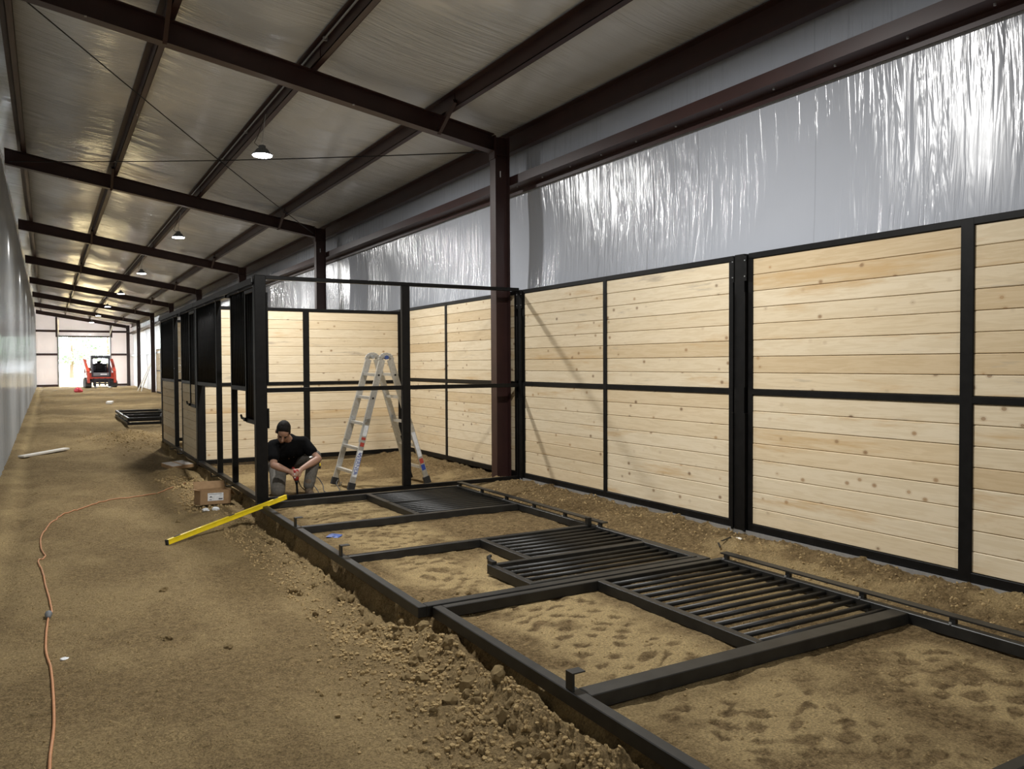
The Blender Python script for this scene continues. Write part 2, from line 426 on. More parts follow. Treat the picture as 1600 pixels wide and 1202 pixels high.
def dryness(x, y):
    pad = sstep(1.9, 2.1, x) * sstep(18, 17, y)
    d = sstep(0.0, 0.35, fbm(x * 1.3, y * 1.3, 5, 130, .6)) * 0.85
    near = np.zeros_like(d)
    for x0, w, y0, y1 in ((2.75, 0.55, 2.9, 4.7), (2.6, 0.45, 4.4, 6.2), (2.7, 0.6, 6.2, 9.0), (2.75, 0.6, 0.3, 2.8), (3.9, 0.45, 1.5, 2.7)):
        near = np.maximum(near, sstep(w, w * 0.55, np.abs(x - x0)) * sstep(y0 - .15, y0 + .1, y) * sstep(y1 + .15, y1 - .1, y))
    d = np.maximum(d * 0.8, near * sstep(-.5, .1, fbm(x * 3, y * 3, 4, 140, .6)))
    d = d - 0.95 * cleats(x, y)
    a = 0.22 + 0.38 * sstep(-0.2, 0.4, fbm(x * 1.6, y * 1.1, 5, 150, .6)) + 0.35 * np.exp(-((x + 0.42) / .09) ** 2) * sstep(4, 6, y)
    return np.clip(np.where(pad > 0.5, d, a), 0, 1)
ys = [YBACK, -10, -6, -3, -1, 0.0, 0.6]
y = 1.0
while y < YEND + 0.4:
    ys.append(y); y += max(0.012, y * 0.0034)
ys.append(YEND + 0.4)
xs = np.concatenate([np.arange(-0.75, 1.35, 0.022), np.arange(1.35, 2.2, 0.0105), np.arange(2.2, 5.75, 0.02)])
GX, GY = np.meshgrid(xs, np.array(ys))
GZ = ground(GX, GY)
floor = grid_obj('floor', np.stack([GX, GY, GZ], -1), 'dirt', True, {'dry': dryness(GX, GY)})
tag(floor, 'bare tan dirt ground of the barn, raised pad on the right', 'floor', kind='structure')
def gz(x, y): return float(ground(np.array([x]), np.array([y]))[0])

# ------------------------------------------------------------------ walls and ceiling
ny = int((YEND - YBACK) / 0.05)
cy_, cx_ = np.linspace(YBACK, YEND + 0.1, ny), np.linspace(-0.75, 5.62, 70)
CX, CY = np.meshgrid(cx_, cy_)
PURL = [-0.33, 1.17, 2.70, 4.36, 5.53]
sag = np.zeros_like(CX)
for a, b_ in zip(PURL[:-1], PURL[1:]):
    t = np.clip((CX - a) / (b_ - a), 0, 1); sag = np.maximum(sag, np.where((CX >= a) & (CX <= b_), np.sin(PI * t), 0))
wr = fbm(CX * 0.45, CY * 7.0, 3, 200, 0.55) * (0.35 + 0.65 * np.clip(fbm(CX * .5, CY * .35, 2, 205) + .5, 0, 1))
CZ = z_ceil(CX) - 0.055 * sag * (1 + 0.5 * fbm(CX * .3, CY * .7, 2, 210)) + 0.012 * wr
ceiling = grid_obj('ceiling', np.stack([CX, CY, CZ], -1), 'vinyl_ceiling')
tag(ceiling, 'sagging white vinyl roof insulation between the purlins', 'ceiling', kind='structure')

def wall_sheet(name, ya, yb, mat, label, seed=300):
    n = int((yb - ya) / 0.045)
    WY, WZ = np.meshgrid(np.linspace(ya, yb, n), np.linspace(-0.35, 4.75, 50), indexing='ij')
    env = sstep(0.0, 0.9, 3.95 - WZ) * 0.6 + 0.4
    wx = fbm(WY * 3.5, WZ * 0.35, 3, seed, 0.5) * (0.2 + 0.8 * np.clip(fbm(WY * .6, WZ * .3, 2, seed + 5) * 1.5 + .4, 0, 1))
    WX = XR + 0.012 * wx * env + 0.03 * np.sin(np.clip((WZ - 2.4) / 1.5, 0, 1) * PI)
    o = grid_obj(name, np.stack([WX, WY, WZ], -1), mat)
    return tag(o, label, 'wall', kind='structure')
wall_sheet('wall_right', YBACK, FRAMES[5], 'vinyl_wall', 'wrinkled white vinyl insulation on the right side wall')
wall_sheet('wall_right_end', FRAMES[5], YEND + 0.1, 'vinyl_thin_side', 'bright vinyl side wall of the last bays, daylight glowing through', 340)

# left wall: ribbed metal liner with vinyl above
prof = []
yy = YBACK
while yy < YEND + 0.2:
    for dy, dx in ((0, 0), (0.03, 0.030), (0.075, 0.030), (0.105, 0), (0.165, 0), (0.175, .007), (0.195, .007), (0.205, 0), (0.255, 0), (.265, .007), (.285, .007), (.295, 0)):
        prof.append((XL + dx, yy + dy))
    yy += 0.345
m = MB(); n = len(prof)
m.add([(x, y_, -0.4) for x, y_ in prof] + [(x, y_, 5.15) for x, y_ in prof], [(i, i + 1, i + 1 + n, i + n) for i in range(n - 1)])
tag(m.build('wall_left', 'metal_liner'), 'ribbed white metal liner wall along the left of the aisle', 'wall', kind='structure')
WY, WZ = np.meshgrid(np.linspace(YBACK, YEND + .1, 900), np.linspace(5.05, 5.78, 10), indexing='ij')
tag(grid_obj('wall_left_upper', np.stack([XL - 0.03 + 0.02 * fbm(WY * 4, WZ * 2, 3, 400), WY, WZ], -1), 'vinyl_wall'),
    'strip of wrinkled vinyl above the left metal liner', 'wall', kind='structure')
m = MB().box(XL - .01, XL + 0.03, YBACK, YEND, 5.13, 5.17)
tag(m.build('trim_1', 'galvanised'), 'metal trim along the top edge of the left liner wall', 'trim', kind='structure')
tag(MB().box(-0.8, 5.7, YBACK - .05, YBACK, -0.5, 5.9).build('wall_back', 'vinyl_wall'), 'vinyl end wall behind the photographer', 'wall', kind='structure')
tag(MB().box(5.335, 5.345, 0.3, 9.0, -0.10, 0.012).build('trim_2', 'galvanised'), 'thin pale strip along the foot of the right stall wall', 'trim', kind='structure')

# far end wall with the open roll-up doorway
DX0, DX1, DZ1 = 0.76, 4.02, 3.58
m = MB()
for a, b_, c, d in ((-0.75, DX0, -0.3, 5.8), (DX1, 5.7, -0.3, 5.8), (DX0, DX1, DZ1, 5.8)):
    m.add([(a, YEND, c), (b_, YEND, c), (b_, YEND, d), (a, YEND, d)], [(0, 1, 2, 3)])
tag(m.build('wall_end', 'vinyl_thin'), 'pale end wall around the bright far doorway', 'wall', kind='structure')
dr = tag(thing('door_1', 'tall dark steel frame of the open far doorway', 'doorway', (0, YEND, 0)), kind='structure')
box('jamb', 'loader_grey', dr, DX0 - 0.09, DX0, -0.14, 0.06, -0.2, DZ1 + .1)
box('jamb', 'loader_grey', dr, DX1, DX1 + 0.09, -0.14, 0.06, -0.2, DZ1 + .1)
box('header', 'red_iron', dr, DX0 - 0.09, DX1 + 0.09, -0.14, 0.06, DZ1, DZ1 + 0.10)
box('track', 'galvanised', dr, DX0 - 0.05, DX0 + 0.0, -0.22, -0.14, -0.0, DZ1 + .9)
box('track', 'galvanised', dr, DX1 + 0.0, DX1 + 0.05, -0.22, -0.14, -0.0, DZ1 + .9)
MB().bar((DX0 - .02, -.2, DZ1 + .2), (DX0 - .02, -3.0, DZ1 + 1.15), .05, .05).build('track_rail', 'galvanised', dr)
MB().bar((DX1 + .02, -.2, DZ1 + .2), (DX1 + .02, -3.0, DZ1 + .75), .05, .05).build('track_rail', 'galvanised', dr)
for lab, (a, b_, z) in {'upper dark brown girt across the far end wall above the doorway': (-0.66, 5.3, 4.01),
                        'short dark brown girt left of the far doorway': (-0.66, DX0 - .09, 2.34),
                        'short dark brown girt right of the far doorway': (DX1 + .09, 5.3, 2.34),
                        'dark brown base girt at the foot of the end wall, right of the doorway': (DX1 + .09, 5.3, 0.12),
                        'dark brown base girt at the foot of the end wall, left of the doorway': (-0.66, DX0 - .09, 0.12)}.items():
    g = thing('wall_girt', lab, 'beam', (0, YEND - 0.1, z))
    box('flange', 'red_iron', g, a, b_, -0.1, -0.085, -0.075, 0.075); box('web', 'red_iron', g, a, b_, -0.085, 0.09, -0.075, -0.06)
for x, lab in ((DX0 - .12, 'left'), (DX1 + .12, 'right')):
    g = thing('end_post', 'slim dark brown post above the far doorway, %s of its header' % lab, 'post', (x, YEND - .06, DZ1))
    box('web', 'red_iron', g, -.04, .04, -.09, .05, 0.0, z_raf(x) - DZ1); box('flange', 'red_iron', g, -.06, .06, -.10, -.09, 0, z_raf(x) - DZ1)

# ------------------------------------------------------------------ steel frame
ORD = ['nearest', 'second', 'third', 'fourth', 'fifth', 'sixth', 'seventh', 'last']
def rafter(k, y):
    t = thing('steel_rafter', ('nearest' if k == 0 else ORD[k]) + (' dark brown steel roof rafter from the camera' if k < 7 else ' dark brown steel roof rafter, against the far end wall'),
              'beam', (0, y, 0), group='roof rafters')
    x0, x1 = -0.60, 5.105
    def band(zo0, zo1, top0, top1, y0, y1, nm):
        m = MB()
        v = []
        for x, a, b_ in ((x0, zo0(x0), zo1(x0)), (x1, zo0(x1), zo1(x1))):
            for yy_, zz in ((y0, a), (y1, a), (y1, b_), (y0, b_)): v.append((x, yy_, zz))
        m.add(v, [(0, 1, 2, 3), (7, 6, 5, 4), (0, 4, 5, 1), (1, 5, 6, 2), (2, 6, 7, 3), (3, 7, 4, 0)])
        m.build(nm, 'red_iron', t)
    zt = lambda x: z_ceil(x) - PUR_D
    band(z_raf, lambda x: z_raf(x) + .012, 0, 0, -.075, .075, 'bottom_flange')
    band(lambda x: zt(x) - .012, zt, 0, 0, -.075, .075, 'top_flange')
    band(lambda x: z_raf(x) + .01, lambda x: zt(x) - .01, 0, 0, -.006, .006, 'web')
    for px in ((PURL[1], PURL[3]) if k < 7 else ()):
        for s in ((-1,) if k % 2 == 0 else (-1, 1)):
            MB().bar((px - .03, s * .03, z_raf(px) + 0.015), (px - .03, s * 0.50, z_ceil(px) - .13), .055, .045, (1, 0, 0)).build('flange_brace', 'red_iron', t)
    for bx in (0.4, 3.2): 
        MB().box(bx - .012, bx + .012, -.082, -.07, z_raf(bx) - .012, z_raf(bx)).build('bolt', 'galvanised', t)
for k, y in enumerate(FRAMES): rafter(k, y - (.3 if k == 7 else 0))

def column(k, y):
    lab = ['nearest dark brown steel column, rising beside the corner of the bare stall frame', 'second dark brown wall column, behind the back stall partition', 'third dark brown wall column, its top showing above the stall fronts',
           'fourth dark brown wall column down the right wall', 'fifth dark brown wall column down the right wall', 'sixth dark brown wall column, with boards leaning beside it', 'seventh dark brown wall column from the camera, one bay before the end wall', 'last dark brown column, in the far right corner'][k]
    t = thing('steel_column', lab, 'column', (0, y, 0), group='wall columns')
    x0, x1, hw = 5.12, 5.335, 0.075
    zt = z_raf(5.2) + 0.22
    box('flange', 'red_iron', t, x0, x0 + .012, -hw, hw, -0.1, zt)
    box('flange', 'red_iron', t, x1 - .012, x1, -hw, hw, -0.1, zt)
    box('web', 'red_iron', t, x0 + .01, x1 - .01, -.005, .005, -0.1, zt)
    box('base_plate', 'red_iron', t, x0 - .03, x1 + .03, -.10, .10, -0.10, -0.02)
    box('end_plate', 'red_iron', t, x0 - .014, x0, -hw, hw, zt - .30, zt)
    box('stiffener', 'red_iron', t, x0 + .01, x1 - .01, -hw, hw, zt - .25, zt - .24)
    MB().box(5.225, 5.238, -.0095, -.0045, zt - .52, zt - .44).build('painted_slot', 'paper', t)  # white plate painted as light showing through a web hole; no hole cut
for k, y in enumerate(FRAMES): column(k, y - (.3 if k == 7 else 0))

def purlin(x, label, name='roof_purlin'):
    t = thing(name, label, 'beam', (x, 0, 0), group='roof purlins')
    zt = z_ceil(x); zb = zt - PUR_D
    y0, y1 = YBACK, YEND
    box('web', 'red_iron', t, -.004, .004, y0, y1, zb, zt - .01)
    box('bottom_flange', 'red_iron', t, -.004, .075, y0, y1, zb, zb + .006)
    box('lip', 'red_iron', t, .069, .075, y0, y1, zb, zb + .022)
    box('top_flange', 'red_iron', t, -.075, .004, y0, y1, zt - .018, zt - .012)
    for y in FRAMES[:4]:
        box('lap_clip', 'red_iron', t, -.012, -.004, y - .45, y + .45, zb + .01, zt - .02)
purlin(PURL[0], 'dark brown roof purlin right against the left wall')
purlin(PURL[1], 'first clear dark brown roof purlin from the left wall')
purlin(PURL[2], 'dark brown roof purlin that carries the hanging lamps')
purlin(PURL[3], 'dark brown roof purlin between the lamps and the right wall')
t = thing('eave_strut', 'dark brown eave strut where roof meets the right wall', 'beam')
box('web', 'red_iron', t, 5.50, 5.508, YBACK, YEND, 4.33, 4.60); box('bottom_flange', 'red_iron', t, 5.41, 5.508, YBACK, YEND, 4.325, 4.332)
box('lip', 'red_iron', t, 5.41, 5.416, YBACK, YEND, 4.332, 4.36); box('top_flange', 'red_iron', t, 5.40, 5.508, YBACK, YEND, 4.588, 4.596)
t = thing('wall_girt', 'long dark brown girt along the right wall above the boards', 'beam')
box('web', 'red_iron', t, 5.36, 5.55, YBACK, YEND, 3.86, 3.867); box('flange', 'red_iron', t, 5.352, 5.36, YBACK, YEND, 3.86, 3.975); box('lip', 'red_iron', t, 5.36, 5.385, YBACK, YEND, 3.968, 3.975)
box('outer_flange', 'red_iron', t, 5.54, 5.548, YBACK, YEND, 3.79, 3.86)
for k in range(12):
    MB().tube([(5.45, 2.4 + k * 0.62, 3.845), (5.45, 2.4 + k * .62, 3.862)], .010, 6).build('bolt', 'galvanised', t)
g = thing('wall_girt', 'pale mid girt on the far right wall beyond the stalls', 'beam', (0, 0, 2.25))
box('flange', 'galvanised', g, 5.37, 5.38, 33.6, YEND, -.05, .05); box('web', 'galvanised', g, 5.38, 5.56, 33.6, YEND, -.05, -.042)

def cable(a, b_, label):
    a = Vector(a); b_ = Vector(b_)
    pts = [a.lerp(b_, i / 10) - Vector((0, 0, .05 * math.sin(PI * i / 10))) for i in range(11)]
    tag(MB().tube(pts, .0075, 6).build('brace_cable', 'black_steel'), label, 'cable', 'roof bracing cables')
cable((-.15, 9.35, z_raf(-.15) + .02), (5.1, 17.3, z_raf(5.1) + .05), 'thin roof brace cable falling from upper left toward the second column')
cable((-.52, 17.2, z_raf(-.52) + .03), (5.2, 9.42, z_raf(5.2) + .06), 'thin roof brace cable running nearly level from left wall to nearest rafter')

# conduit on the lamp purlin
t = thing('lamp_conduit', 'thin grey electrical conduit along the lamp purlin', 'conduit')
zc = z_ceil(2.70) - .06
MB().tube([(2.665, YBACK, zc), (2.665, YEND, zc)], .011, 6).build('pipe', 'galvanised', t)
for y in (7.4, 8.6, 12.6, 14.5, 20.3, 23.0): box('clip', 'galvanised', t, 2.65, 2.70, y - .015, y + .015, zc - .02, zc + .02)

def lamp(k, y):
    lab = {-1: 'round LED lamp above the lying frames', 0: 'nearest round LED lamp glowing on the purlin, big and bright'}.get(k, (ORD[k] if k > 0 else 'rear') + ' glowing LED lamp down the row under the roof')
    x, z = 2.60, 4.37
    t = thing('led_lamp', lab, 'lamp', (x, y, z), group='hanging LED lamps')
    MB().tube([(0, 0, .0), (0, 0, .018), (0, 0, .02), (0, 0, .06), (0, 0, .085)], [.135, .135, .115, .09, .07], 20).build('housing', 'grey_plastic', t)
    MB().tube([(0, 0, .085), (0, 0, .13)], [.05, .045], 14).build('driver', 'grey_plastic', t)
    MB().tube([(0, 0, -.012), (0, 0, 0.0)], [.125, .13], 24).build('lens', 'lens', t)
    hk = MB(); zt = z_ceil(2.70) - PUR_D - z
    hk.tube([(0.0, 0, .13), (.02, 0, .16), (0.0, 0, .19), (-.015, 0, .165)], .006, 6)
    hk.tube([(.0, 0, .18), (.05, 0, zt + .02)], .005, 6)
    hk.build('hook', 'galvanised', t)
    MB().tube([(-.03, 0, .10), (-.10, .02, .16), (-.05, .03, .26), (.06, .0, zt + .06)], .005, 6).build('cord', 'black_cord', t)
    ld = bpy.data.lights.new('lamp_light', 'AREA'); ld.shape = 'DISK'; ld.size = .25; ld.energy = LAMP_W; ld.color = LAMP_COL
    o = bpy.data.objects.new('lamp_light', ld); COL.objects.link(o); o.parent = t; o.location = (0, 0, -.02)
for k in range(-2, 7):
    lamp(k, 11.25 + BAY * k if k >= 0 else 5.05 + BAY * (k + 1))

# ------------------------------------------------------------------ stall joinery
PLK = {}
def plank_mesh(L, h, th=.034):
    key = (round(L, 3), round(h, 4), th)
    if key not in PLK:
        c = .0045; g = .0015
        PLK[key] = MB().extr([(-th, g), (0 - c, g), (0, g + c), (0, h - g - c), (-c, h - g), (-th, h - g)], 0, L).mesh('plank', 'pine')
    return PLK[key]
def planks(t, u0, u1, z0, z1, n=8, y=-.012, flip=False):
    h = (z1 - z0) / n
    for i in range(n):
        inst('plank', plank_mesh(u1 - u0, h), t, (u0, y + random.uniform(-.002, .0015), z0 + i * h))
BS = 'black_steel'
Z_B, Z_M0, Z_M1, Z_T0, Z_T1 = .077, 1.215, 1.265, 2.41, 2.46
def wall_panel(label, origin, rotz, L, mull, mw=.06, group=None, name='stall_wall_panel', lap=.05, boards=True, dz=0):
    """wood-filled panel; local x along it, +y its face"""
    t = thing(name, label, 'stall panel', origin, (0, 0, rotz), group)
    bevel(box('top_rail', BS, t, 0, L, -.05, 0, Z_T0, Z_T1), .004)
    bevel(box('mid_rail', BS, t, 0, L, -.05, 0, Z_M0, Z_M1), .004)
    bevel(box('bottom_rail', BS, t, 0, L, -.05, 0, Z_B - .065, Z_B), .004)
    ends = [0] + list(mull) + [L]
    for e in (0, L - lap): box('stile', BS, t, e, e + lap, -.05, -.0005, Z_B, Z_T0)
    for mu in mull:
        box('mullion', BS, t, mu - mw / 2, mu + mw / 2, -.05, 0.002, Z_B - .065, Z_T1 - .002, bev=.004)
    cuts = [lap] + [q for mu in mull for q in (mu - mw / 2, mu + mw / 2)] + [L - lap]
    for a, b_ in zip(cuts[::2], cuts[1::2]):
        planks(t, a, b_, Z_B, Z_M0); planks(t, a, b_, Z_M1, Z_T0)
    return t
R90 = PI / 2
# right wall: local x -> +y, face -> -x
wall_panel('pine board wall panel nearest the camera, cut by the right picture edge', (5.35, 1.15, 0), R90, 3.92, [3.13 - 1.15], .09, 'right wall panels')
wall_panel('pine board wall panel behind the lying frames, beside the nearest column', (5.35, 5.25, 0), R90, 3.70, [7.17 - 5.25], .062, 'right wall panels')
wall_panel('pine board side wall inside the open stall, behind the ladder', (5.35, 9.10, 0), R90, 3.90, [11.26 - 9.10], .062, 'right wall panels')
wall_panel('pine board side wall of the farther enclosed stall', (5.35, 13.12, 0), R90, 4.10, [15.2 - 13.12], .062, 'right wall panels')
wall_panel('short pine panel on the far right wall beyond the stalls', (5.36, 45.4, -.02), R90, 4.0, [2.0], .062, 'right wall panels')

def wall_post(label, y, w, chans, h=2.46):
    t = thing('stall_post', label, 'post', (5.35, y, 0), (0, 0, R90), 'posts of the right wall')
    box('post', BS, t, -w / 2, w / 2, -.06, .016, .0, h, bev=.004)
    for s in (-1, 1):
        for z0, z1 in chans:
            q = (w / 2 + .022) * s
            box('channel', BS, t, min(q, w / 2 * s), max(q, w / 2 * s), -.05, .03, z0, z1)
    for s in (-1, 1):
        q = (w / 2 + .03) * s
        box('bracket', BS, t, min(q, w / 2 * s), max(q, w / 2 * s), -.04, .022, 2.22, 2.44)
        for zz in (2.26, 2.40): MB().tube([(q * .8, .02, zz), (q * .8, .028, zz)], .006, 6).build('bolt', 'galvanised', t)
    return t
wall_post('wide black post with side channels between the two big board panels', 5.16, .12, [(0.0, 1.05), (1.28, 2.12)])
wall_post('black corner post with channels beside the nearest column', 8.99, .07, [(0.0, 1.05), (1.28, 2.12)])
wall_post('black post at the right picture edge between wall panels', 1.10, .10, [(0, 1.05)])

def front_frame(name, label, bp, filled=False, group=None, bar_gap=.095, pw=.055, tr0=None, BS='black_steel'):
    """stall front: local x along it, z up, +y outward. bp = (long, reg, open, total)"""
    t = thing(name, label, 'stall front', group=group)
    b0, b1, b2, L = bp
    H = 2.42; D = .07; W = .055
    mid = 1.20
    def vbar(nm, u, z0, z1, w=W, y0=-D, y1=0.0): return box(nm, BS, t, u, u + w, y0, y1, z0, z1, bev=.004)
    def hbar(nm, u0, u1, z, w=W, y0=-D, y1=0.0): return box(nm, BS, t, u0, u1, y0, y1, z, z + w, bev=.004)
    hbar('sill', 0, L, -.02, .06); hbar('top_rail', 0, L, H - W)
    vbar('post', 0, .04, H - W, .075); vbar('post', b1 - W, .04, H - W); vbar('post', b2 + W - pw, .04, H - W, pw); vbar('post', L - W, .04, H - W)
    hbar('mid_rail', b0, b1 - W, mid); hbar('mid_rail', b2 + W, L - W, mid)
    # feed gate: longer grille with its own frame
    y0, y1 = -D + .004, .006
    zb = .84
    hbar('gate_rail', .075, b0, zb, .05, y0, y1); hbar('gate_rail', .075, b0, H - W - .055, .045, y0, y1)
    vbar('gate_stile', b0 - .045, zb + .05, H - W - .055, .045, y0, y1); vbar('gate_stile', .078, zb + .05, H - W - .055, .03, y0, y1)
    lt = MB(); lt.box(b0 - .055, b0 + .02, .004, .03, zb + .015, zb + .055); lt.bar((b0 + .01, .02, zb + .04), (b0 + .075, .035, zb + .05), .02, .022); lt.bar((b0 + .07, .035, zb + .045), (b0 + .09, .04, zb + .085), .018, .018)
    lt.build('latch', BS, t)
    vbar('grille_stile', b0, mid + W, H - W, .03)
    def bars(u0, u1, z0, z1):
        n = max(2, int(round((u1 - u0) / bar_gap))); g = (u1 - u0) / n
        me = MB().tube([(0, 0, 0), (0, 0, z1 - z0)], .016, 8).mesh('bar', BS, True)
        for i in range(n):
            if i or u0 > 5: pass
            inst('bar', me, t, (u0 + g * (i + .5), -.026, z0))
    bars(.108, b0 - .045, zb + .05, H - W - .055); bars(b0 + .03, b1 - W, mid + W, H - W); bars(b2 + W, L - W, mid + W, H - W)
    # sliding-door track on standoffs, floor guides
    tr1 = L - .02
    tr0 = b1 - .20 if tr0 is None else tr0
    box('track', BS, t, tr0, tr1, .034, .044, H - .035, H + .035)
    n = 6
    for i in range(n):
        u = tr0 + .05 + (tr1 - tr0 - .1) * i / (n - 1)
        box('standoff', BS, t, u - .018, u + .018, 0, .034, H - .030, H - .004)
        MB().tube([(u, 0.0, H - .05), (u, .012, H - .05)], .008, 6).build('bolt', 'galvanised', t)
    for u in (b1 - .03, b2 + .03):
        g = MB(); g.box(u - .006, u + .05, 0, .085, -.012, .0); g.box(u - .006, u + .05, .079, .085, 0.0, .06); g.build('door_guide', BS, t)
    g = MB(); g.box(b1 - .06, b1 - .01, 0, .07, H - .09, H - .05); g.build('door_stop', BS, t)
    if filled:
        for a, c in ((b0 * 0 + .075, b1 - W), (b2 + W, L - W)): planks(t, a, c, .04, mid, 8, -.010)
    return t
STAND = Euler((0, 0, R90))
LIE = Matrix(((0, 0, 1), (1, 0, 0), (0, 1, 0))).to_euler()     # local x->+y, y->+z, z->+x
def set_tr(t, loc, rot): t.location = loc; t.rotation_euler = rot
GF = 'stall fronts'
ft = front_frame('stall_grille', 'standing black barred stall front beside the kneeling man, no boards below', (.53, 1.40, 2.36, 4.03), False, GF, tr0=.02); set_tr(ft, (1.985, 9.02, 0), STAND)
ft = front_frame('stall_grille', 'standing stall front farther down the aisle, boards filled below the bars', (.62, 1.58, 2.45, 4.30), True, GF, tr0=-.05); set_tr(ft, (1.985, 13.10, 0), STAND)
ft = front_frame('stall_grille', 'black stall front lying flat between the bare frame and the nearer lying front', (.70, 1.55, 2.82, 4.36), False, GF, .105, BS='lighter_black_steel'); set_tr(ft, (1.975, 4.54, 0.0), LIE)
ft = front_frame('stall_grille', 'black stall front lying nearest the camera, cut by the picture bottom', (.70, 1.55, 2.88, 4.42), False, GF, .108, pw=.105, BS='lighter_black_steel'); set_tr(ft, (2.06, 0.09, 0.0), LIE)
ft = front_frame('stall_grille', 'upper of two stacked black fronts lying far back on a dirt heap', (.70, 1.55, 2.82, 4.36), False, GF, .12); set_tr(ft, (1.84, 23.4, .12), LIE)
ft = front_frame('stall_grille', 'lower of two stacked black fronts lying far back on a dirt heap', (.70, 1.55, 2.82, 4.36), False, GF, .12); set_tr(ft, (1.84, 23.4, .0), LIE)

# partitions across the stalls
t = thing('stall_partition', 'bare black steel partition frame standing across the stall, no boards', 'stall partition', (0, 9.0, 0))
box('front_post', BS, t, 1.975, 2.10, .0, .10, -.10, 2.49, bev=.006)
box('bracket', BS, t, 2.10, 2.118, -.006, .09, 1.28, 2.30); box('bracket', BS, t, 2.10, 2.118, -.006, .09, .80, 1.02)
box('top_rail', BS, t, 2.10, 5.35, .02, .07, 2.445, 2.49, bev=.004)
box('mid_rail', BS, t, 2.10, 5.35, .02, .07, 1.195, 1.245, bev=.004)
box('bottom_rail', BS, t, 2.10, 5.35, .02, .07, -.02, .03, bev=.004)
box('mid_post', BS, t, 3.71, 3.81, .015, .075, .03, 2.445, bev=.004)
def partition(label, y, lone=False):
    t = wall_panel(label, (5.34, y, -.04), PI, 3.30, [5.34 - 3.675], .10, 'board partitions', 'stall_partition', .06)
    t['category'] = 'stall partition'
    box('front_post', BS, t, 3.24, 3.36, -.10, .02, -.0, 2.47, bev=.005)
    return t
partition('pine board partition at the back of the open stall, behind the ladder', 13.03)
partition('pine board partition closing the farther enclosed stall', 17.36)

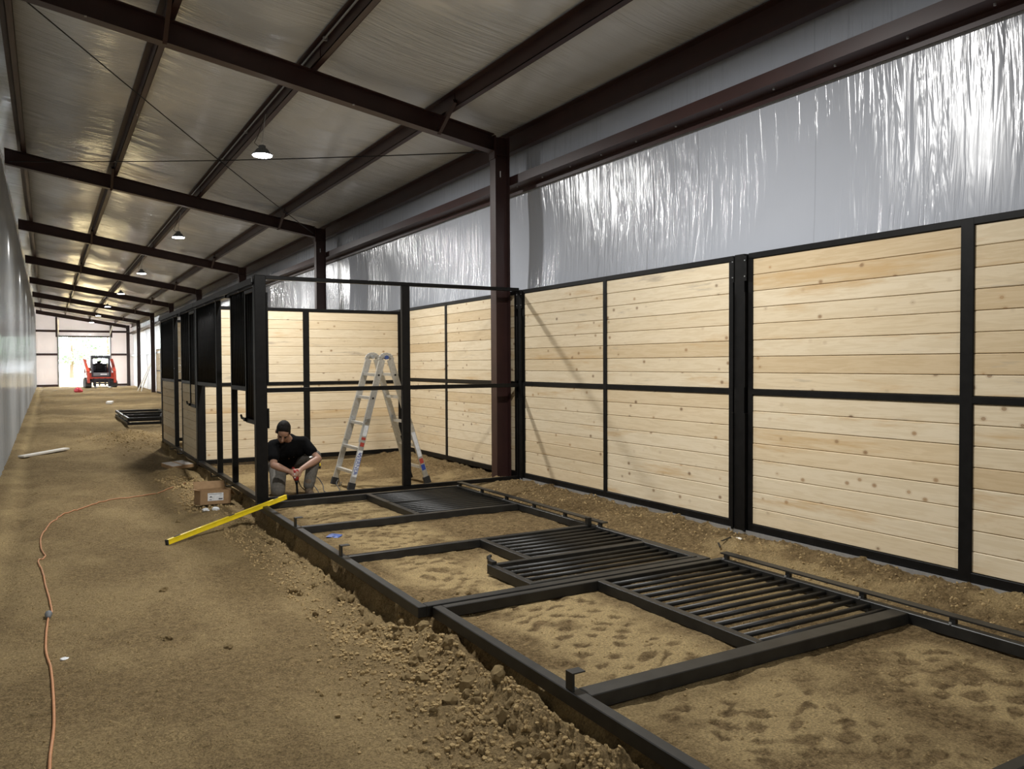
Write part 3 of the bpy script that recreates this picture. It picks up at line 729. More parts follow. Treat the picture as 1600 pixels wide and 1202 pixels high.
# ------------------------------------------------------------------ ladder
def ladder():
    t = thing('folding_ladder', 'grey aluminium folding ladder standing open inside the stall frame', 'ladder', (0, 0, 0))
    zg = -.06
    apexL, apexR = Vector((3.735, 10.12, 1.62)), Vector((3.745, 9.65, 1.61))      # hinge tops: far rail, near rail
    feet = {('a', 0): Vector((3.215, 10.16, zg)), ('a', 1): Vector((3.235, 9.62, zg)), ('b', 0): Vector((4.28, 10.16, zg)), ('b', 1): Vector((4.30, 9.66, zg))}
    rails = {}
    for (side, r), ftp in feet.items():
        top = apexL if r == 0 else apexR
        off = Vector((-.055 if side == 'a' else .055, 0, -.05))
        a = top + off
        d = (a - ftp)
        up = Vector((0, 1, 0))
        m1 = MB().bar(ftp + d * .36, a, .078, .032, up)
        m1.build('outer_rail', 'aluminium', t)
        spread = Vector((0, (.03 if r == 0 else -.03), 0))
        lo = MB().bar(ftp + d * .03 + spread, ftp + d * .52 + spread * .9, .066, .028, up).build('inner_rail', 'aluminium', t)
        ftm = MB().bar(ftp + spread * 1.1, ftp + d * .055 + spread * 1.05, .085, .05, up).build('foot', 'rubber', t)
        rails[(side, r)] = (ftp, d)
    for top, nm in ((apexL, 'hinge'), (apexR, 'hinge')):
        pts = [top + Vector((.075 * math.cos(a) * 1.0, 0, .06 * math.sin(a) - .05)) for a in np.linspace(PI, 0, 9)]
        m = MB()
        for p, q in zip(pts[:-1], pts[1:]): m.bar(p, q, .06, .036, (0, 1, 0))
        h = m.build(nm, 'aluminium', t)
        MB().tube([top + Vector((0, -.035, -.02)), top + Vector((0, .035, -.02))], .026, 12).build('hinge_knob', 'blue_plastic' if top is apexR else 'galvanised', h)
    for side in 'ab':
        for fr in (.88, .70, .50, .31, .13):
            p = rails[(side, 0)][0] + rails[(side, 0)][1] * fr; q = rails[(side, 1)][0] + rails[(side, 1)][1] * fr
            wide = .035 if fr < .55 else 0.0
            dirn = (q - p).normalized()
            MB().bar(p - dirn * wide, q + dirn * wide, .05, .034).build('rung', 'aluminium', t)
            if fr > .6:
                MB().tube([q + dirn * .02, q + dirn * .026], .013, 8).build('rung_cap', 'rubber', t)
        for r in (0, 1):
            p = rails[(side, r)][0] + rails[(side, r)][1] * .53
            MB().box(-.018, .018, -.045, .045, -.02, .02).build('lock_tab', 'galvanised', t, loc=p)
    # stickers and lettering on the front rail faces
    for side, z0 in (('a', .07), ('b', .10)):
        ftp, d = rails[(side, 1)]
        sp = Vector((0, -.03, 0)); n = Vector((0, -1, 0)); dn = d.normalized(); sd = dn.cross(n).normalized()
        def quad(nm, f0, f1, w, mat, off=.0):
            c0 = ftp + sp + d * f0 + n * (.0145 + off); c1 = ftp + sp + d * f1 + n * (.0145 + off)
            MB().bar(c0, c1, w, .001, n).build(nm, mat, t)
        if side == 'a':
            quad('sticker', .10, .30, .060, 'paper')
            quad('sticker', .33, .36, .052, 'red_ink'); quad('sticker', .38, .40, .052, 'red_ink'); quad('sticker', .41, .49, .05, 'paper')
            cu = bpy.data.curves.new('brand_text', 'FONT'); cu.body = 'WERNER'; cu.size = .07; cu.align_x = 'CENTER'; cu.align_y = 'CENTER'; cu.extrude = .0004
            cu.materials.append(MATS['blue_ink'])
            tmp = bpy.data.objects.new('lettering_curve', cu); COL.objects.link(tmp); bpy.context.view_layer.update()
            lm = bpy.data.meshes.new_from_object(tmp.evaluated_get(bpy.context.evaluated_depsgraph_get())); bpy.data.objects.remove(tmp)
            o = inst('lettering', lm, t)
            zc = n; xc = -dn; yc = zc.cross(xc)
            o.matrix_local = Matrix.Translation(ftp + sp + d * .20 + n * .017) @ Matrix((xc, yc, zc)).transposed().to_4x4()
            for s in (-1, 1):
                c0 = ftp + sp + d * .115 + n * .0165; c1 = ftp + sp + d * .285 + n * .0165
                MB().tube([c0, c0.lerp(c1, .25) + sd * .030 * s, c0.lerp(c1, .75) + sd * .030 * s, c1], .002, 4).build('logo_outline', 'blue_ink', t)
        else:
            quad('sticker', .11, .155, .052, 'blue_ink'); quad('sticker', .165, .205, .052, 'red_ink'); quad('sticker', .22, .42, .05, 'paper')
    return t
ladder()

# ------------------------------------------------------------------ kneeling man
def remeshed(name, mb, mat, parent, vox=.012, smooth=4):
    o = mb.build(name, mat, parent, True)
    r = o.modifiers.new('remesh', 'REMESH'); r.mode = 'VOXEL'; r.voxel_size = vox; r.use_smooth_shade = True
    if smooth:
        s = o.modifiers.new('smooth', 'SMOOTH'); s.factor = .5; s.iterations = smooth
    return o
def man():
    ox, oy = 2.45, 9.55
    t = thing('person', 'kneeling man in black shirt and grey trousers bent over a red drill', 'person', (0, 0, -.045))
    V = Vector
    hipL, hipR = V((2.60, 9.90, .33)), V((2.42, 9.88, .30))
    knL, knR = V((2.765, 9.50, .445)), V((2.315, 9.46, .075))
    anL, anR = V((2.665, 9.40, .09)), V((2.40, 9.92, .08))
    shL, shR = V((2.665, 9.60, .60)), V((2.285, 9.53, .585))
    elL, elR = V((2.785, 9.42, .42)), V((2.245, 9.36, .39))
    haL, haR = V((2.555, 9.31, .33)), V((2.40, 9.31, .315))
    neck = V((2.455, 9.53, .66)); head = V((2.372, 9.415, .765))
    fwd = V((-.22, -.62, -.75)).normalized()               # where the face looks: down at the tool
    upv = V((-.06, -.78, .62)); upv = (upv - fwd * upv.dot(fwd)).normalized(); sd = fwd.cross(upv).normalized()
    HM = Matrix((sd, -fwd, upv)).transposed()               # local x=side, -y=face, z=crown
    hrot = HM.to_euler()
    def hp(x, y, z): return head + HM @ V((x, y, z))
    b = MB()
    b.ell(hp(0, .008, .025), (.076, .095, .100), 16, 12, hrot)          # skull
    b.ell(hp(0, -.030, -.055), (.058, .062, .070), 14, 10, hrot)        # face and jaw
    b.ell(hp(0, -.060, -.105), (.030, .026, .024), 10, 8, hrot)         # chin
    b.tube([hp(0, -.088, .012), hp(0, -.118, -.035)], [.011, .017], 8); b.ell(hp(0, -.112, -.036), .017, 8, 6)   # nose
    b.tube([hp(-.045, -.078, .022), hp(.045, -.078, .022)], .013, 8)    # brow
    for s in (-1, 1): b.ell(hp(.078 * s, .012, -.015), (.012, .022, .034), 8, 8, hrot)   # ears
    b.cap(neck, head + V((.02, .03, -.05)), .058, .055)
    # torso and limbs, continuous under the clothes
    chest = (shL + shR) / 2 + V((0, .03, -.03)); pel = (hipL + hipR) / 2 + V((0, .02, .02))
    b.cap(neck, chest, .055, .10); b.cap(chest, pel, .13, .12); b.cap(shR, shL, .065, .065)
    for sh, el, ha in ((shL, elL, haL), (shR, elR, haR)):
        b.cap(sh, el, .052, .043)
        mid = el.lerp(ha, .35); b.cap(el, mid, .042, .044); b.cap(mid, ha, .044, .029)
    for hi, kn, an in ((hipL, knL, anL), (hipR, knR, anR)):
        b.cap(hi, kn, .075, .055); b.cap(kn, an, .052, .038)
    # hands: palm, four fingers and thumb wrapped round the drill
    def hand(wr, ctr, side):
        d = (ctr - wr).normalized(); palm = wr + d * .05
        b.cap(wr, palm, .027, .033); nrm = V((0, -1, .2)).normalized(); lat = d.cross(nrm).normalized()
        for i, ln in enumerate((.068, .076, .072, .058)):
            r0 = palm + lat * (.026 * (i - 1.5) * .8) + d * .012 + nrm * .006
            p1 = r0 + d * ln * .45 + nrm * .022; p2 = p1 + d * ln * .30 - nrm * .012; p3 = p2 - nrm * .028 + d * .004
            b.tube([r0, p1, p2, p3], [.0105, .0100, .0092, .0080], 8); b.ell(p3, .0082, 8, 6)
        th0 = wr + d * .03 + lat * .026 * side; th1 = th0 + lat * .024 * side + d * .028; th2 = th1 + d * .030 - lat * .006 * side
        b.tube([th0, th1, th2], [.013, .0115, .009], 8); b.ell(th2, .0092, 8, 6)
    tool = V((2.475, 9.275, .26))
    hand(haL, tool + V((.015, 0, .01)), 1); hand(haR, tool + V((-.03, 0, .03)), -1)
    remeshed('body', b, 'skin', t, .0075, 3)
    # face details
    for s in (-1, 1):
        MB().ell(hp(.030 * s, -.086, .004), (.012, .008, .007), 8, 6, hrot).build('eye', 'eye', t, True)
        MB().tube([hp(.014 * s, -.094, .024), hp(.048 * s, -.082, .027)], .005, 6).build('eyebrow', 'hair', t)
    MB().tube([hp(-.022, -.088, -.074), hp(0, -.094, -.073), hp(.022, -.088, -.074)], .0055, 6).build('mouth', 'lip', t)
    # short dark hair and beard shadow
    h = MB(); h.ell(hp(0, .020, .042), (.082, .100, .096), 16, 12, hrot); h.ell(hp(0, .060, .0), (.076, .058, .085), 14, 10, hrot)
    h.ell(hp(0, -.030, .085), (.060, .048, .034), 12, 8, hrot)
    for s in (-1, 1): h.ell(hp(.068 * s, -.008, .025), (.014, .030, .045), 8, 8, hrot)
    remeshed('hair', h, 'hair', t, .009, 2)
    # T-shirt
    s_ = MB()
    s_.cap(neck + V((0, .03, -.03)), chest, .085, .135); s_.cap(chest + V((0, .02, .02)), chest.lerp(pel, .55), .150, .145); s_.cap(chest.lerp(pel, .5), pel + V((0, -.03, .04)), .148, .138)
    s_.cap(shR + V((.01, .01, .0)), shL + V((-.01, .01, .0)), .088, .09); s_.cap(neck + V((0, .03, -.035)), shL + V((-.03, 0, 0)), .085, .088); s_.cap(neck + V((0, .03, -.035)), shR + V((.03, 0, 0)), .085, .088)
    s_.cap(shR.lerp(shL, .2) + V((0, .05, -.06)), shL.lerp(shR, .2) + V((0, .05, -.06)), .11, .11)
    s_.cap(shL, shL.lerp(elL, .55), .078, .070); s_.cap(shR, shR.lerp(elR, .62), .078, .068)
    remeshed('shirt', s_, 'shirt', t, .012, 4)
    MB().tube([neck + V((.062 * math.cos(a), .05 * math.sin(a), .012 + .02 * math.sin(a))) for a in np.linspace(0, 2 * PI, 17)], .008, 6).build('collar', 'shirt', t, True)
    # trousers, belt, boots
    p = MB()
    p.cap(hipL, hipR, .125, .125); p.cap(hipL, knL, .105, .082); p.cap(knL, anL + V((0, .01, .03)), .080, .066)
    p.cap(hipR, knR, .108, .084); p.cap(knR, anR, .078, .064); p.cap(pel + V((0, -.01, .06)), pel, .125, .13)
    for q, r in ((.25, .07), (.55, .068), (.8, .071)): p.ell(knL.lerp(anL, q), (r, r + .004, .020), 12, 6)
    remeshed('trousers', p, 'trousers', t, .012, 3)
    bl = MB(); c = pel + V((0, -.015, .085))
    bl.tube([c + V((.150 * math.cos(a), .135 * math.sin(a), .03 * math.sin(a))) for a in np.linspace(0, 2 * PI, 21)], .016, 6); bl.build('belt', 'rubber', t, True)
    MB().tube([elL.lerp(shL, .18) + V((-.045, -.03, .0)), elL.lerp(shL, .18) + V((-.085, -.04, -.01))], .010, 8).build('pocket_pen', 'aluminium', t)
    for an, d, nm in ((anL, V((-.10, -.99, 0)).normalized(), 'boot'), (anR, V((.15, .9, -.1)).normalized(), 'boot')):
        f = MB(); f.cap(an + V((0, 0, .07)), an + V((0, .01, -.02)), .052, .050)
        if nm and an is anL:
            f.cap(an + V((0, .03, -.055)), an + d * .13 + V((0, 0, -.058)), .044, .040); f.ell(an + d * .15 + V((0, 0, -.062)), (.044, .06, .036), 12, 8)
        else:
            f.cap(an, an + d * .14 + V((0, 0, -.02)), .048, .042)
        remeshed(nm, f, 'boot', t, .010, 2)
    for o in t.children: pass
    # the drill he holds
    g = thing('corded_drill', 'red and black corded drill held by the kneeling man, bit on the ground', 'drill', (tool.x, tool.y, tool.z - .045))
    MB().tube([(0, 0, .07), (0, 0, .055), (.003, -.004, -.02), (.006, -.008, -.055)], [.028, .036, .036, .026], 14).build('body', 'red_plastic', g, True)
    MB().tube([(0, .02, .04), (.0, .085, .07), (.0, .12, .075)], [.018, .017, .016], 10).build('handle', 'red_plastic', g, True)
    MB().tube([(.006, -.008, -.055), (.008, -.010, -.095)], [.021, .015], 12).build('chuck', 'black_steel', g, True)
    MB().tube([(.008, -.010, -.095), (.014, -.016, -.235)], .013, 8).build('bit', 'black_steel', g)
    MB().box(-.028, -.012, -.044, -.036, -.02, .03).build('plate', 'paper', g)
    return t
man()
# cord of the drill
pts = [(2.52, 9.40, .22), (2.60, 9.52, .05), (2.72, 9.56, -.04), (2.80, 9.50, -.045), (2.83, 9.62, -.03), (2.80, 9.75, .06), (2.87, 9.78, .11), (2.92, 9.70, .02), (2.90, 9.56, -.045), (3.0, 9.45, -.05), (3.08, 9.52, -.05), (3.10, 9.72, .02), (3.16, 9.80, .05), (3.2, 9.92, -.05), (3.35, 10.3, -.055)]
def smooth_path(pts, n=6):
    P = [Vector(p) for p in pts]; out = []
    for i in range(len(P) - 1):
        p0, p1, p2, p3 = P[max(i - 1, 0)], P[i], P[i + 1], P[min(i + 2, len(P) - 1)]
        for k in range(n):
            t = k / n
            out.append(.5 * ((2 * p1) + (p2 - p0) * t + (2 * p0 - 5 * p1 + 4 * p2 - p3) * t * t + (3 * p1 - p0 - 3 * p2 + p3) * t ** 3))
    return out + [P[-1]]
tag(MB().tube(smooth_path(pts), .006, 6).build('drill_cord', 'black_cord', None, True), 'thin dark cord curling from the drill toward the ladder feet', 'cord')

# ------------------------------------------------------------------ things on the ground
def on_g(x, y, dz=0.0): return (x, y, gz(x, y) + dz)
# orange extension cord along the aisle
cp = [(-.03, 3.0), (-.018, 3.80), (0.0, 4.29), (-.008, 5.02), (-.035, 5.5), (-.02, 6.12), (0.0, 6.28), (-.03, 6.9), (-.062, 7.49), (-.092, 7.87), (-.04, 8.11), (-.076, 8.56), (-.068, 9.2), (.05, 9.95), (.14, 10.27), (.49, 10.93), (.90, 11.17), (1.3, 11.35), (1.66, 11.6)]
path = [Vector(on_g(p.x, p.y, .008)) for p in smooth_path([(a, b_, 0) for a, b_ in cp], 14)]
t = thing('extension_cord', 'thin orange extension cord winding along the dirt aisle', 'cord')
MB().tube(path, .007, 6).build('cable', 'orange_cord', t, True)
i = min(range(len(path)), key=lambda i: abs(path[i].y - 6.15))
MB().tube([path[i - 2] + Vector((0, 0, .005)), path[i] + Vector((0, 0, .012)), path[i + 2] + Vector((0, 0, .006))], [.014, .024, .016], 8).build('plug', 'grey_plastic', t, True)

# yellow spirit level leaning on the sill
a = Vector((.945, 8.04, gz(.945, 8.04) + .03)); b_ = Vector((2.25, 8.84, .05))
t = thing('spirit_level', 'long yellow spirit level lying across the sill of the lying frame', 'level')
up = Vector((0, 0, 1)); d = (b_ - a).normalized(); sd = d.cross(up).normalized()
MB().bar(a, b_, .022, .036).build('beam', 'yellow_paint', t)
MB().bar(a + Vector((0, 0, .020)), b_ + Vector((0, 0, .020)), .030, .008).build('edge', 'yellow_paint', t)
MB().bar(a - Vector((0, 0, .020)), b_ - Vector((0, 0, .020)), .030, .008).build('edge', 'yellow_paint', t)
for f0 in (.07, .50, .90):
    p = a.lerp(b_, f0)
    MB().bar(p - d * .035 + up * .0255, p + d * .035 + up * .0255, .018, .003).build('vial', 'print_ink', t)
for p, s in ((a, -1), (b_, 1)): MB().bar(p, p + d * .015 * s, .032, .050).build('end_cap', 'rubber', t)
for f0 in (.2, .35, .65, .8): MB().bar(a.lerp(b_, f0) - d * .02 - sd * .0125, a.lerp(b_, f0) + d * .02 - sd * .0125, .001, .004).build('mark', 'print_ink', t)

# cardboard box with label
bx, by = 1.665, 9.93
t = thing('cardboard_box', 'open brown cardboard box with white label beside the stall sill', 'box', (bx, by, gz(bx, by) + .0), (-.05, .04, .13))
w, dpt, hh = .36, .22, .17
m = MB(); th = .006
m.box(-w / 2, w / 2, -dpt / 2, -dpt / 2 + th, 0, hh); m.box(-w / 2, w / 2, dpt / 2 - th, dpt / 2, 0, hh)
m.box(-w / 2, -w / 2 + th, -dpt / 2, dpt / 2, 0, hh); m.box(w / 2 - th, w / 2, -dpt / 2, dpt / 2, 0, hh); m.box(-w / 2, w / 2, -dpt / 2, dpt / 2, 0, th)
m.build('body', 'cardboard', t)
for a0, b0, nm in (((-w / 2, dpt / 2, hh), (w / 2, dpt / 2, hh), 'flap'),):
    MB().bar((0, dpt / 2 + .02, hh + .0), (0, dpt / 2 + .05, hh + .085), w, .005, (0, 1, 0)).build('flap', 'cardboard', t)
MB().bar((w / 2, 0, hh), (w / 2 + .06, 0, hh - .07), dpt, .005, (1, 0, 0)).build('flap', 'cardboard', t)
MB().bar((-w / 2, 0, hh), (-w / 2 - .07, 0, hh + .012), dpt, .005, (0, 0, 1)).build('flap', 'cardboard', t)
MB().bar((0, -dpt / 2, hh), (0, -dpt / 2 + .03, hh - .08), w - .02, .004, (0, 1, 0)).build('flap', 'cardboard', t)
lb = MB().box(-.09, .09, -dpt / 2 - .002, -dpt / 2, .045, .135).build('label_sheet', 'paper', t)
m = MB(); m.add([(-.075, -.1135, .085), (-.035, -.1135, .085), (-.055, -.1135, .100)], [(0, 1, 2)]); m.box(.035, .08, -.1135, -.112, .058, .070); m.box(-.075, -.045, -.1135, -.112, .056, .062); m.box(-.08, .07, -.1135, -.112, .120, .123)
m.build('print', 'print_ink', lb)

t = thing('flat_carton', 'flat greyish carton lying on dirt beside the stall front', 'carton', on_g(1.73, 13.32, .02), (.06, -.05, .30))
bevel(MB().box(-.17, .17, -.20, .20, 0, .055).build('carton', 'cardboard', t), .006); MB().box(-.165, .165, -.195, .195, .055, .058).build('lid_sheet', 'carton_grey', t); MB().box(-.02, .02, -.2, .2, .058, .059).build('tape', 'cardboard', t)

# crumpled paper bits, scraps
def crumple(name, label, cat, x, y, s, mat, seed, flat=.5, dz=0.0):
    rs = np.random.default_rng(seed); m = MB(); m.ell((0, 0, 0), 1.0, 9, 6)
    m.v = [(p[0] * s * (1 + rs.uniform(-.35, .35)), p[1] * s * (1 + rs.uniform(-.35, .35)), p[2] * s * flat * (1 + rs.uniform(-.4, .4)) + s * flat * .6) for p in m.v]
    return tag(m.build(name, mat, None, False, on_g(x, y, dz)), label, cat)
crumple('paper_scrap', 'crumpled white scrap in front of the cardboard box, left one', 'scrap', 1.535, 9.62, .04, 'paper', 1)
crumple('paper_scrap', 'crumpled white scrap in front of the cardboard box, right one', 'scrap', 1.645, 9.62, .045, 'paper', 2)
crumple('paper_scrap', 'small white scrap on the dirt by the orange cord', 'scrap', 0.059, 5.24, .022, 'paper', 3, .3)
crumple('blue_scrap', 'blue plastic scrap on the dirt inside the lying front', 'scrap', 2.24, 7.12, .075, 'blue_plastic', 4, .12)
crumple('pink_rag', 'bright pink rag on the dirt before the far doorway', 'rag', 1.53, 52.0, .20, 'pink', 5, .8)
crumple('wood_chip', 'pale wood chip lying by the foot of the wide black post', 'scrap', 5.12, 4.98, .05, 'pale_board', 6, .25)
tag(MB().bar((0, 0, .05), (.12, .9, .06), .22, .08).build('board_offcut', 'pale_board', None, False, on_g(2.15, 36.2)), 'pale board offcut lying in the far aisle before the doorway', 'offcut')
for k, (x, y, a_, L) in enumerate(((4.92, 4.90, .3, .16), (4.80, 4.86, .9, .13))):
    tag(MB().bar((-L / 2, 0, .004), (L / 2, 0, .01), .016, .005).build('steel_offcut', 'black_steel', None, False, on_g(x, y, .012), (0, 0, a_)), ('longer' if k == 0 else 'shorter') + ' thin dark offcut on dirt before the wide black post', 'offcut')
t = thing('tape_measure', 'small yellow and black tape measure on the dirt behind the man', 'tape measure', on_g(3.53, 11.96), (0, 0, .3))
bevel(MB().box(-.04, .04, -.025, .025, 0, .035).build('case', 'rubber', t), .006); bevel(MB().box(-.04, .04, -.025, .025, .035, .08).build('cover', 'yellow_paint', t), .01); MB().tube([(0, -.027, .055), (0, -.024, .055)], .014, 10).build('disc', 'rubber', t)
t = thing('wood_block', 'short upright pine offcut on the dirt behind the man', 'offcut', on_g(3.10, 10.93), (0, 0, .3))
bevel(MB().box(-.06, .06, -.03, .03, 0, .30).build('block', 'pine', t), .004)
# white board on the aisle floor
a = Vector(on_g(-.44, 17.2, .03)); b_ = Vector(on_g(.31, 18.0, .035))
tag(bevel(MB().bar(a, b_, .14, .035).build('loose_board', 'pale_board')), 'pale board lying on the aisle dirt by the left wall', 'board')
for k, (dy, lab) in enumerate(((0, 'grey board leaning on the far right wall, the nearer one'), (.9, 'grey board leaning on the far right wall, the farther one'))):
    tag(bevel(MB().bar((4.75 - .1 * k, 51.4 + dy, gz(4.75, 51.4 + dy)), (5.40, 51.0 + dy, 2.0 - .2 * k), .16, .04, (1, 0, 0)).build('leaning_board', 'pale_board')), lab, 'board')

# ------------------------------------------------------------------ soil clods
def clod_mesh(seed, sub=2):
    bm = bmesh.new(); bmesh.ops.create_icosphere(bm, subdivisions=sub, radius=1.0)
    rs = np.random.default_rng(seed); k = rs.uniform(.6, 1.2, 3)
    for v in bm.verts:
        n = 1 + .45 * (vnoise(np.array([v.co.x * 1.7 + seed * 3.1]), np.array([v.co.y * 1.7 + v.co.z * 2.3]), seed)[0] * 2 - 1) + rs.uniform(-.16, .16)
        v.co = Vector((v.co.x * k[0], v.co.y * k[1], v.co.z * k[2] * .8)) * n
    me = bpy.data.meshes.new('clod'); bm.to_mesh(me); bm.free(); me.materials.append(MATS['soil']); return me
CM = [clod_mesh(s) for s in range(8)]
big = []
for k in range(70):
    yy = 1.5 + 3.2 * random.random() ** .9
    big.append((1.93 - abs(random.gauss(.16, .13)), yy, random.uniform(.018, .042)))
for k in range(26): big.append((random.uniform(1.5, 1.9), random.uniform(4.6, 9.2), random.uniform(.018, .04)))
for k in range(14): big.append((random.uniform(2.1, 2.5), random.uniform(4.62, 4.95), random.uniform(.012, .022)))
for i_, (x, y, s) in enumerate(big):
    o = inst('soil_clod', CM[i_ % 8], None, (x, y, gz(x, y) + s * .25), (random.uniform(0, 6), random.uniform(0, 6), random.uniform(0, 6)), (s, s, s))
    tag(o, 'lump of brown soil along the dug edge beside the lying frames', 'clod', 'soil clods along the dug edge')
for x, y, s, lab in ((.715, 6.38, .035, 'lone stone on the aisle dirt, left of the dug edge'), (.608, 5.24, .03, 'small stone on the aisle dirt below the lone stone'), (.90, 4.9, .03, 'small stone on the aisle dirt nearest the dug edge'),
                     (1.18, 9.12, .035, 'dark stone on the dirt left of the cardboard box')):
    tag(inst('stone', CM[3], None, (x, y, gz(x, y) + s * .2), (0, 0, x * 9), (s * 1.4, s, s * .7)), lab, 'stone')
# crumbs too many to count: one object
cv = []; cf = []
ico = bmesh.new(); bmesh.ops.create_icosphere(ico, subdivisions=1, radius=1.0)
IV = np.array([v.co[:] for v in ico.verts]); IF = np.array([[v.index for v in f.verts] for f in ico.faces]); ico.free()
spots = []
for k in range(2600): spots.append((1.95 - abs(RNG.normal(.22, .20)), RNG.uniform(1.3, 4.9), RNG.uniform(.004, .016)))
for k in range(900): spots.append((RNG.uniform(1.45, 1.92), RNG.uniform(4.6, 9.3), RNG.uniform(.004, .014)))
for k in range(900): spots.append((RNG.uniform(4.55, 5.28), RNG.uniform(1.5, 8.8), RNG.uniform(.004, .014)))
for k in range(1100): spots.append((RNG.uniform(2.1, 4.4), RNG.uniform(1.2, 8.8), RNG.uniform(.003, .008)))
for k in range(1200): spots.append((RNG.uniform(-.5, 1.6), RNG.uniform(2.4, 10), RNG.uniform(.002, .007)))
for k in range(700): spots.append((RNG.normal(1.62, .14), RNG.uniform(9.6, 12.6), RNG.uniform(.006, .022)))
for k in range(700): spots.append((RNG.normal(1.5, .4), RNG.normal(19.8, 1.2), RNG.uniform(.004, .02)))
S = np.array(spots); SZ = ground(S[:, 0], S[:, 1])
allv = []; allf = []
for k in range(len(S)):
    P = IV * (S[k, 2] * RNG.uniform(.65, 1.25, (len(IV), 1))) * RNG.uniform(.7, 1.2, 3)
    allv.append(P + np.array([S[k, 0], S[k, 1], SZ[k] + S[k, 2] * .3])); allf.append(IF + k * len(IV))
me = bpy.data.meshes.new('soil_crumbs'); me.from_pydata(np.concatenate(allv).tolist(), [], np.concatenate(allf).tolist()); me.materials.append(MATS['soil'])
tag(inst('soil_crumbs', me), 'fine brown soil crumbs strewn over the dirt floor', 'soil', kind='stuff')

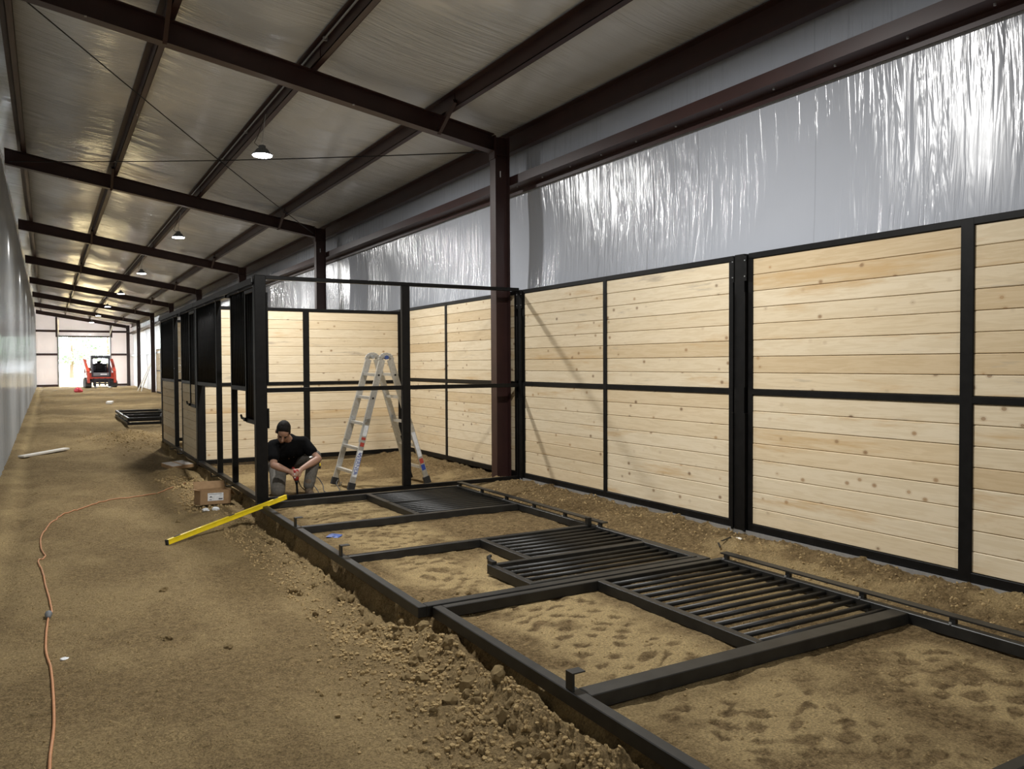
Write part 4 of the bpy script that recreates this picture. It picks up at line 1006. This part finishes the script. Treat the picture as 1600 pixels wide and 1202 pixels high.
# ------------------------------------------------------------------ compact track loader by the door
def loader():
    g0 = gz(3.1, 61.5)
    t = thing('track_loader', 'red and black compact track loader facing us in the far doorway', 'loader', (3.14, 61.8, g0), (0, 0, .05))
    for s in (-1, 1):
        m = MB(); prof = [(-1.0, .12), (-.8, .0), (.75, .0), (1.0, .15), (1.0, .35), (.6, .62), (-.2, .66), (-1.02, .40)]
        x0, x1 = (.58 * s, .97 * s)
        m.extr(prof, min(x0, x1), max(x0, x1)); tk = m.build('track', 'rubber', t); bevel(tk, .05, 2)
        for k in range(7): MB().box(min(x0, x1) - .005, max(x0, x1) + .005, -1.05, -1.0, .08 + k * .0 + k * .05, .10 + k * .05).build('lug', 'loader_grey', tk)
        MB().box(min(.60 * s, .86 * s), max(.60 * s, .86 * s), -.95, .9, .66, .98).build('fender', 'loader_red', t)
        # arm: rises from the front elbow to the rear pivot
        MB().bar((.80 * s, -1.12, .30), (.80 * s, -1.0, 1.05), .16, .26, (0, 1, 0)).build('arm_leg', 'loader_red', t)
        MB().bar((.80 * s, -1.0, .98), (.84 * s, 1.0, 1.82), .19, .28).build('lift_arm', 'loader_red', t)
        MB().bar((.80 * s, .9, .6), (.82 * s, 1.05, 1.85), .14, .34, (0, 1, 0)).build('arm_tower', 'loader_red', t)
        MB().tube([(.80 * s, -.95, .75), (.80 * s, .5, 1.15)], .045, 8).build('cylinder', 'loader_grey', t)
        MB().box(min(.62 * s, .74 * s), max(.62 * s, .74 * s), -1.02, -.96, 1.0, 1.10).build('headlight', 'paper', t)
    MB().box(-.6, .6, -.85, 1.05, .32, 1.0).build('chassis', 'loader_black', t)
    MB().box(-.62, .62, .55, 1.2, .9, 1.35).build('engine_hood', 'loader_red', t)
    cab = MB()
    for x in (-.52, .52):
        cab.bar((x, -.78, .98), (x, -.62, 2.05), .11, .11); cab.bar((x, .55, .98), (x, .55, 2.05), .085, .085); cab.bar((x, -.62, 2.02), (x, .55, 2.02), .085, .085)
    cab.bar((-.52, -.62, 2.02), (.52, -.62, 2.02), .085, .12); cab.bar((-.52, .55, 1.32), (.52, .55, 1.32), .06, .62); cab.bar((-.52, .55, 2.02), (.52, .55, 2.02), .08, .08)
    cab.build('cab_frame', 'loader_black', t)
    MB().box(-.58, .58, -.74, .62, 2.03, 2.16).build('cab_roof', 'loader_black', t)
    for x in (-.54, .54): MB().box(x - .008, x + .008, -.6, .5, 1.05, 1.98).build('side_screen', 'loader_black', t)
    seat = MB(); seat.box(-.24, .24, .0, .48, 1.08, 1.2); seat.box(-.24, .24, .38, .5, 1.2, 1.66); seat.box(-.14, .14, .4, .5, 1.66, 1.8)
    bevel(seat.build('seat', 'loader_black', t), .03)
    for x in (-.33, .33): MB().tube([(x, -.3, 1.1), (x, -.36, 1.42)], [.03, .045], 8).build('joystick', 'loader_black', t)
    MB().box(-.48, .48, -.86, -.80, .78, 1.0).build('step_panel', 'loader_grey', t); MB().box(-.05, .35, -.875, -.86, .84, .92).build('nameplate', 'paper', t)
    MB().box(-.82, .82, -1.16, -1.04, .58, .70).build('cross_tube', 'loader_red', t)
    car = MB()
    for z in (.22, .50): car.box(-.55, .55, -1.28, -1.20, z, z + .10)
    for x in (-.55, -.2, .15, .45): car.box(x, x + .1, -1.26, -1.20, .12, .62)
    car.build('fork_carriage', 'loader_black', t)
    for x in (-.42, .42):
        MB().box(x - .06, x + .06, -1.34, -1.28, .03, .60).build('fork_shank', 'loader_black', t)
        MB().box(x - .06, x + .06, -2.40, -1.28, .02, .065).build('fork_tine', 'galvanised', t)
loader()

# ------------------------------------------------------------------ outside the doorway
m = MB().add([(-60, YEND + .3, -.05), (70, YEND + .3, -.05), (70, 190, .2), (-60, 190, .2)], [(0, 1, 2, 3)])
tag(m.build('ground_outside', 'soil'), 'sunlit bare ground outside the far doorway', 'ground', kind='structure')
def tree(x, y, h, r, lab, seed):
    t = thing('tree', lab, 'tree', (x, y, 0)); rs = np.random.default_rng(seed)
    MB().tube([(0, 0, -.1), (.1, 0, h * .35), (.0, .1, h * .6)], [.25, .18, .08], 8).build('trunk', 'bark', t)
    v = []; f = []
    n = 1500
    P = rs.normal(0, 1, (n, 3)); P /= np.linalg.norm(P, axis=1)[:, None]; P *= rs.uniform(.45, 1, (n, 1)) ** .5
    for p in P:
        c = np.array([p[0] * r, p[1] * r, h * .6 + p[2] * h * .42]); a = rs.normal(0, 1, 3); a /= np.linalg.norm(a); b2 = np.cross(a, rs.normal(0, 1, 3)); b2 /= np.linalg.norm(b2)
        s = rs.uniform(.15, .4); o = len(v)
        v += [tuple(c + a * s), tuple(c + b2 * s * .6), tuple(c - a * s), tuple(c - b2 * s * .6)]; f.append((o, o + 1, o + 2, o + 3))
    me = bpy.data.meshes.new('crown'); me.from_pydata(v, [], f); me.materials.append(MATS['foliage']); inst('crown', me, t)
tree(2.6, 112, 8.5, 4.0, 'pale green tree outside, left in the far doorway', 1)
tree(7.2, 122, 10, 5.0, 'pale green tree outside, behind the loader in the doorway', 2)
tree(-1.5, 104, 6, 3.2, 'pale green bush outside at the left door jamb', 3)
